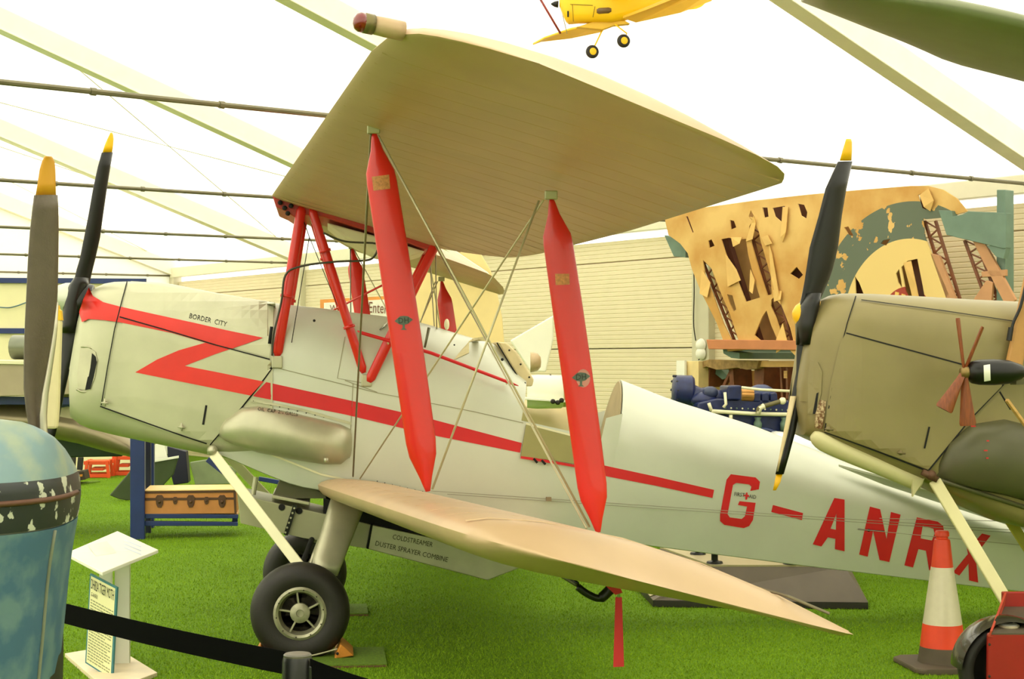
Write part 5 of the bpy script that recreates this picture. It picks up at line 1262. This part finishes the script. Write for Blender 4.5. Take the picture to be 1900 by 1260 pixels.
# brackets carrying the relic
for nm, q, lab in (('wall_bracket', [(1232, 436), (1272, 446), (1272, 478), (1250, 476)], 'green steel bracket under the left end of the torn wing relic'),
                   ('wall_bracket', [(1340, 642), (1350, 644), (1352, 652), (1372, 654), (1372, 666), (1356, 664), (1342, 656)], 'small green bracket under the lower ledge of the wing relic')):
    tagged(wpl(nm, q, TW-.1, .1, M_steel, None, bevel=.004), lab, 'bracket')
br = thing('wall_bracket', 'large green steel arm on a green post at the right end of the relic', 'bracket', Wp(WPX(1858, 500, .9)[0], .9, 0))
wpl('arm_plate', [(1741, 390), (1765, 391), (1768, 402), (1785, 398), (1796, 392), (1867, 395), (1866, 460), (1860, 461), (1756, 436)], TW+.05, TW-.02, M_steel, br, bevel=.004)
wpl('post', [(1849, 352), (1865, 352), (1865, 700), (1848, 700)], TW-.04, TW-.16, M_steel, br, bevel=.006)
wpl('arm_lip', [(1830, 455), (1867, 458), (1862, 480), (1848, 476)], TW+.04, TW-.02, M_steel, br)

# second wing piece on the wall below
r2 = thing('wing_section', 'open wooden wing section with ragged fabric top edge below the torn relic', 'wing', Wp(WPX(1400, 740, .8)[0], .8, WPX(1400, 740, .8)[1]))
wpl('back_panel', [(1330, 690), (1540, 684), (1540, 780), (1325, 780)], .5, .48, mat('ply_panel', (214, 162, 90), .6, 0, .1, 4), r2)
wpl('front_spar', [(1408, 670), (1540, 670), (1540, 681), (1408, 681)], .8, .74, mat('spar_wood', (226, 180, 110), .6), r2, bevel=.004)
wpl('fabric_edge', [(1297, 672), (1316, 667), (1340, 668), (1408, 669), (1404, 684), (1385, 686), (1368, 682), (1345, 685), (1330, 686), (1310, 680), (1300, 684)], .84, .70, mat('ragged_fabric', (150, 120, 70), .8, 0, .3, 20), r2)
for q in ([(1298, 680), (1306, 680), (1304, 730), (1298, 730)], [(1304, 682), (1318, 682), (1313, 735), (1306, 730)], [(1352, 684), (1360, 684), (1364, 740), (1356, 740)], [(1400, 680), (1408, 680), (1403, 760), (1398, 760)], [(1406, 680), (1418, 682), (1414, 762), (1406, 762)], [(1446, 672), (1449, 672), (1454, 760), (1450, 760)], [(1458, 682), (1462, 682), (1462, 740), (1458, 740)], [(1494, 682), (1500, 682), (1504, 760), (1500, 760)]):
    wpl('rib', q, .76, .5, M_rib, r2)
wpl('rib_plate', [(1454, 688), (1460, 688), (1460, 702), (1454, 702)], .77, .5, M_palewood, r2)
wpl('diagonal_strut', [(1330, 735), (1352, 690), (1355, 692), (1335, 738)], .76, .72, M_rib, r2)
tagged(wpl('wall_bracket', [(1320, 673), (1336, 683), (1352, 700), (1340, 704), (1322, 690)], .68, .4, M_steel), 'slanted green bracket plate behind the open wooden wing section', 'bracket')
tagged(wpl('display_box', [(1270, 670), (1296, 670), (1296, 730), (1262, 730), (1255, 700), (1256, 671)], .9, .5, mat('pale_box', (232, 206, 146), .5), None, bevel=.01), 'pale box standing against the wall left of the wooden wing section', 'box')
tagged(wpl('narrow_board', [(1255, 669), (1270, 669), (1270, 722), (1255, 715)], .95, .92, M_white), 'narrow white sheet on the side of the pale box', 'panel')
# speakers with cable on the wall post
for y, lab in ((640, 'upper round white wall speaker on the post beside the torn relic'), (656, 'lower round white wall speaker on the post beside the torn relic')):
    sz = WPX(1291, y, .2); tagged(MB().lathe([(.05, 0), (.07, .02), (.055, .05), (.02, .06), (0, .061)], Wp(sz[0], .1, sz[1]), WN, 20).build('wall_speaker', M_white, None, True, autosm=60), lab, 'speaker', 'pair of wall speakers')
f = lambda x, y: Wp(*(lambda sz: (sz[0], .14, sz[1]))(WPX(x, y, .14)))
tagged(MB().tube(curve_pts([f(1287, 480), f(1288, 540), f(1287, 600), f(1291, 632)]), .006, 6).build('wall_cable', M_ink, None, True), 'dark cable running down the wall post to the white speakers', 'cable')
tagged(MB().tube(curve_pts([f(1296, 640), f(1302, 650), f(1300, 662), f(1296, 668)]), .006, 6).build('wall_cable', M_ink, None, True), 'short dark cable loop right of the white wall speakers', 'cable')

# ================================================================== BLUE ENGINE on a stand
YE = 3.2
E_ = lambda x, y, o=0: U(x, y, YE+o)
en = thing('aero_engine', 'long dark blue in line engine with cream pipes behind the rear fuselage', 'engine', (E_(1380, 800).x, YE+.3, 0))
def eb(name, px, d0, d1, m=M_engine, bev=.012, par=None): return MB().prism([E_(x, y, d0) for x, y in px], (0, d1-d0, 0)).build(name, m, par or en, bevel=bev)
eb('cylinder_block', [(1315, 765), (1500, 765), (1520, 770), (1520, 850), (1330, 850), (1300, 790)], .0, .55)
eb('crankcase', [(1296, 748), (1330, 740), (1500, 745), (1540, 748), (1540, 768), (1310, 768), (1294, 758)], -.03, .5)
cc = MB().lathe([(.0, 0), (.10, .01), (.125, .03), (.13, .16), (.11, .18)], E_(1246, 724, .25), RT+Vector((0, 0, -.05)), 18).build('reduction_gear', M_engine, en, True, autosm=40)
for k in range(10):
    a = 2*PI*k/10; MB().ball(E_(1252, 724, .25)+Vector((0, math.cos(a)*.12, math.sin(a)*.12)), .012, 6).build('stud', mat('stud_dark', (20, 22, 36), .4), cc)
MB().lathe([(.06, 0), (.085, .05), (.07, .1), (.09, .16), (.07, .28)], E_(1276, 732, .2), RT+Vector((0, 0, -.15)), 16).build('shaft_housing', M_engine, en, True, autosm=40)
MB().ball(E_(1306, 742, .15), .10, 12, (1.2, 1, .7)).build('magneto', M_engine, en, True)
MB().ball(E_(1318, 728, .1), .05, 10, (1.3, 1, 1)).build('pump_body', mat('pump_blue', (60, 68, 96), .4), en, True)
eb('carburettor', [(1351, 716), (1376, 715), (1376, 742), (1350, 742)], -.08, .2)
MB().lathe([(.055, 0), (.055, .09), (.05, .1)], E_(1375, 733, .0), RT, 20).build('brass_collar', M_brass, en, True, autosm=40)
for x, w_ in ((1412, .11), (1487, .09)):
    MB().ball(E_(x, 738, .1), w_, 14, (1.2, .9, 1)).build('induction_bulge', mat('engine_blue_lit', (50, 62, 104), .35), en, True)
for i in range(3): eb('rocker_cover', [(1398+16*i, 730), (1410+16*i, 728), (1412+16*i, 746), (1398+16*i, 746)], -.04, .15)
for pts, r in (([(1320, 763), (1400, 768), (1500, 770), (1540, 771)], .016), ([(1376, 719), (1410, 723), (1470, 726)], .011), ([(1345, 728), (1347, 750), (1342, 756)], .012), ([(1356, 770), (1356, 782)], .015), ([(1315, 748), (1320, 762)], .014), ([(1490, 772), (1494, 784)], .014)):
    MB().tube([E_(x, y, -.08) for x, y in pts], r, 8).build('pipe', M_cream, en, True)
MB().tube(curve_pts([E_(x, y, -.12) for x, y in ((1406, 766), (1410, 756), (1424, 752), (1444, 746), (1458, 742))]), [.02]*6+[.018]*19, 8).build('hose', mat('olive_hose', (104, 96, 58), .6), en, True)
MB().tube([E_(1406, 768, -.12), E_(1410, 757, -.12), E_(1418, 753, -.12)], .022, 8).build('hose_end', M_cream, en, True)
MB().ball(E_(1452, 744, -.12), .03, 8).build('hose_joint', M_cream, en, True)
for i in range(16):
    MB().ball(E_(1346+10.5*i, 757+.4*i, -.035), .008, 6).build('bolt', M_cream if i % 2 else M_steel, en)
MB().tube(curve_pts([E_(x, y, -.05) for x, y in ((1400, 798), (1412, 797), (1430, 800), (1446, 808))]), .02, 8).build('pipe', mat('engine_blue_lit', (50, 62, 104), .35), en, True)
for x in (1406, 1455): MB().lathe([(.03, -.06), (.034, 0), (.02, .03), (.03, .05)], E_(x, 786, -.05), (0, 0, 1), 12).build('fitting', M_steel, en, True)
eb('stand_block', [(1476, 784), (1502, 784), (1502, 800), (1476, 800)], -.1, .5, mat('stand_dark', (44, 40, 32), .6))
for x in (1340, 1480, 1500):
    MB().bar(E_(x, 800, .2), Vector((E_(x, 800, .2).x, YE+.2, 0)), .06).build('stand_leg', mat('stand_dark', (44, 40, 32), .6), en, bevel=.004)

# ================================================================== WHITE TWIN behind the cockpits, signs, curved white form
wt = thing('white_aircraft', 'white twin engined aircraft partly hidden behind the open cockpits', 'aircraft', (3.0, 6.4, 0))
YW = 6.0; W_ = lambda x, y, o=0: U(x, y, YW+o)
M_wa = mat('aircraft_white', (240, 240, 220), .35, .0, .02); M_wb = mat('aircraft_beige', (206, 188, 140), .45, 0, .04)
MB().loft([[W_(x, y, o) for x, y in ((946, 632), (1027, 585), (1027, 630), (1013, 690), (985, 690))] for o in (1.0, 1.05)]).build('fin', M_wa, wt, bevel=.015)
MB().lathe([(.10, -.02), (.10, 0), (.085, .05), (.05, .08), (.0, .085)], W_(988, 672, .1), RT, 18).build('spinner', mat('pinkish_grey', (196, 170, 128), .4), wt, True)
MB().lathe([(.16, 0), (.17, .1), (.165, .34), (.15, .36)], W_(978, 727, .4), RT, 24).build('engine_nacelle', M_wa, wt, True, autosm=40)
MB().lathe([(.172, 0), (.172, .015)], W_(1020, 726, .4), RT, 24).build('nacelle_ring', mat('ring_brown', (90, 76, 52), .5), wt, True)
MB().lathe([(.165, 0), (.15, .2), (.1, .3)], W_(1024, 726, .4), RT, 24).build('nacelle_tail', M_wb, wt, True)
MB().prism([W_(x, y, .1) for x, y in ((975, 738), (1062, 744), (1062, 748), (975, 742))], (0, .7, 0)).build('wing', M_wa, wt, bevel=.004)
secs = []
for x, y0, y1 in ((960, 742, 800), (980, 738, 830), (1010, 740, 850), (1045, 755, 870), (1090, 790, 890)):
    a = W_(x, y0, 1.2); c = W_(x, y1, 1.2); mid = (a+c)/2; h = (a.z-c.z)/2; secs.append([mid+Vector((0, math.cos(t)*.4, math.sin(t)*h)) for t in np.linspace(0, 2*PI, 18, False)])
MB().loft(secs).build('fuselage', M_wb, wt, True, autosm=60)
for x, y in ((1026, 745), (1035, 747), (1042, 743)): MB().ball(W_(x, y, .05), .025, 8).build('wheel_fork_bolt', M_ink, wt)
for x in (975, 1050): MB().bar(W_(x, 790, 1.2), Vector((W_(x, 790, 1.2).x, YW+1.2, 0)), .05).build('gear_leg', M_wb, wt)
cv = [(845, 458), (870, 456), (892, 470), (910, 500), (922, 540), (932, 590), (936, 640), (936, 700), (835, 700), (760, 560), (770, 500), (800, 466)]
tagged(MB().prism([U(x, y, 7.6) for x, y in cv], (0, .25, 0)).build('upright_wing_tip', mat('warm_cream_skin', (238, 214, 150), .5, 0, .03), None, bevel=.03), 'tall warm cream rounded wing tip standing upright behind the cockpits', 'wing')
tagged(MB().prism([U(x, y, 7.4) for x, y in ((822, 460), (832, 456), (905, 505), (918, 522), (900, 516))], (0, .12, 0)).build('cream_flap', M_wa, None, bevel=.01), 'thin cream flap sloping over the tall cream wing tip', 'panel')
sb = thing('notice_board', 'white notice board in an orange frame behind the windscreen', 'sign', U(690, 600, 9.0))
YS = 9.0
MB().prism([U(x, y, YS) for x, y in ((594, 556), (800, 545), (800, 640), (594, 640))], (0, .04, 0)).build('frame', mat('orange_frame', (226, 150, 70), .5), sb)
MB().prism([U(x, y, YS-.01) for x, y in ((601, 562), (796, 551), (796, 634), (601, 634))], (0, .01, 0)).build('board', M_white, sb)
text_px('lettering', 'Enters', (684, 580), (724, 582), 20, None, mat('maroon_text', (120, 70, 50), .6), sb, dflt=YS-.02)
text_px('lettering', 'W', (612, 578), (626, 578), 12, None, mat('maroon_text', (120, 70, 50), .6), sb, dflt=YS-.02)
bb = thing('banner', 'white and blue banner right of the notice board', 'banner', U(830, 610, 8.8))
MB().prism([U(x, y, 8.8) for x, y in ((772, 570), (806, 572), (806, 640), (772, 640))], (0, .02, 0)).build('white_half', M_white, bb)
MB().prism([U(x, y, 8.8) for x, y in ((806, 572), (850, 578), (850, 640), (806, 640))], (0, .02, 0)).build('blue_half', mat('banner_blue', (70, 80, 140), .5), bb)

# pale blue-white aircraft body behind the tail
secs = []
for x, y0, y1 in ((1380, 835, 850), (1440, 800, 850), (1500, 806, 870), (1560, 822, 890), (1640, 846, 920), (1760, 874, 960), (1900, 930, 985), (2040, 960, 1000)):
    a = U(x, y0, 1.6); c = U(x, y1, 1.6); mid = (a+c)/2; h = (a.z-c.z)/2; secs.append([mid+Vector((0, math.cos(t)*.25, math.sin(t)*h)) for t in np.linspace(0, 2*PI, 20, False)])
gl = thing('glider_fuselage', 'pale blue white glider fuselage glimpsed between the silver tail and the green nose', 'glider', (U(1600, 900, 1.6).x, 1.6, 0))
MB().loft(secs).build('body', mat('pale_blue_white', (214, 222, 224), .25, 0, .04, coat=.4), gl, True, autosm=60)
for x, y in ((1566, 818), (1600, 824), (1632, 836)): MB().prism([U(x+dx, y+dy, 1.33) for dx, dy in ((-10, -5), (10, 1), (12, 6), (-8, 0))], (0, .01, 0)).build('white_panel', M_white, gl)
for x in (1760, 1880): MB().bar(U(x, 920, 1.6), Vector((U(x, 900, 1.6).x, 1.6, 0)), .05).build('trestle_leg', M_steel, gl)
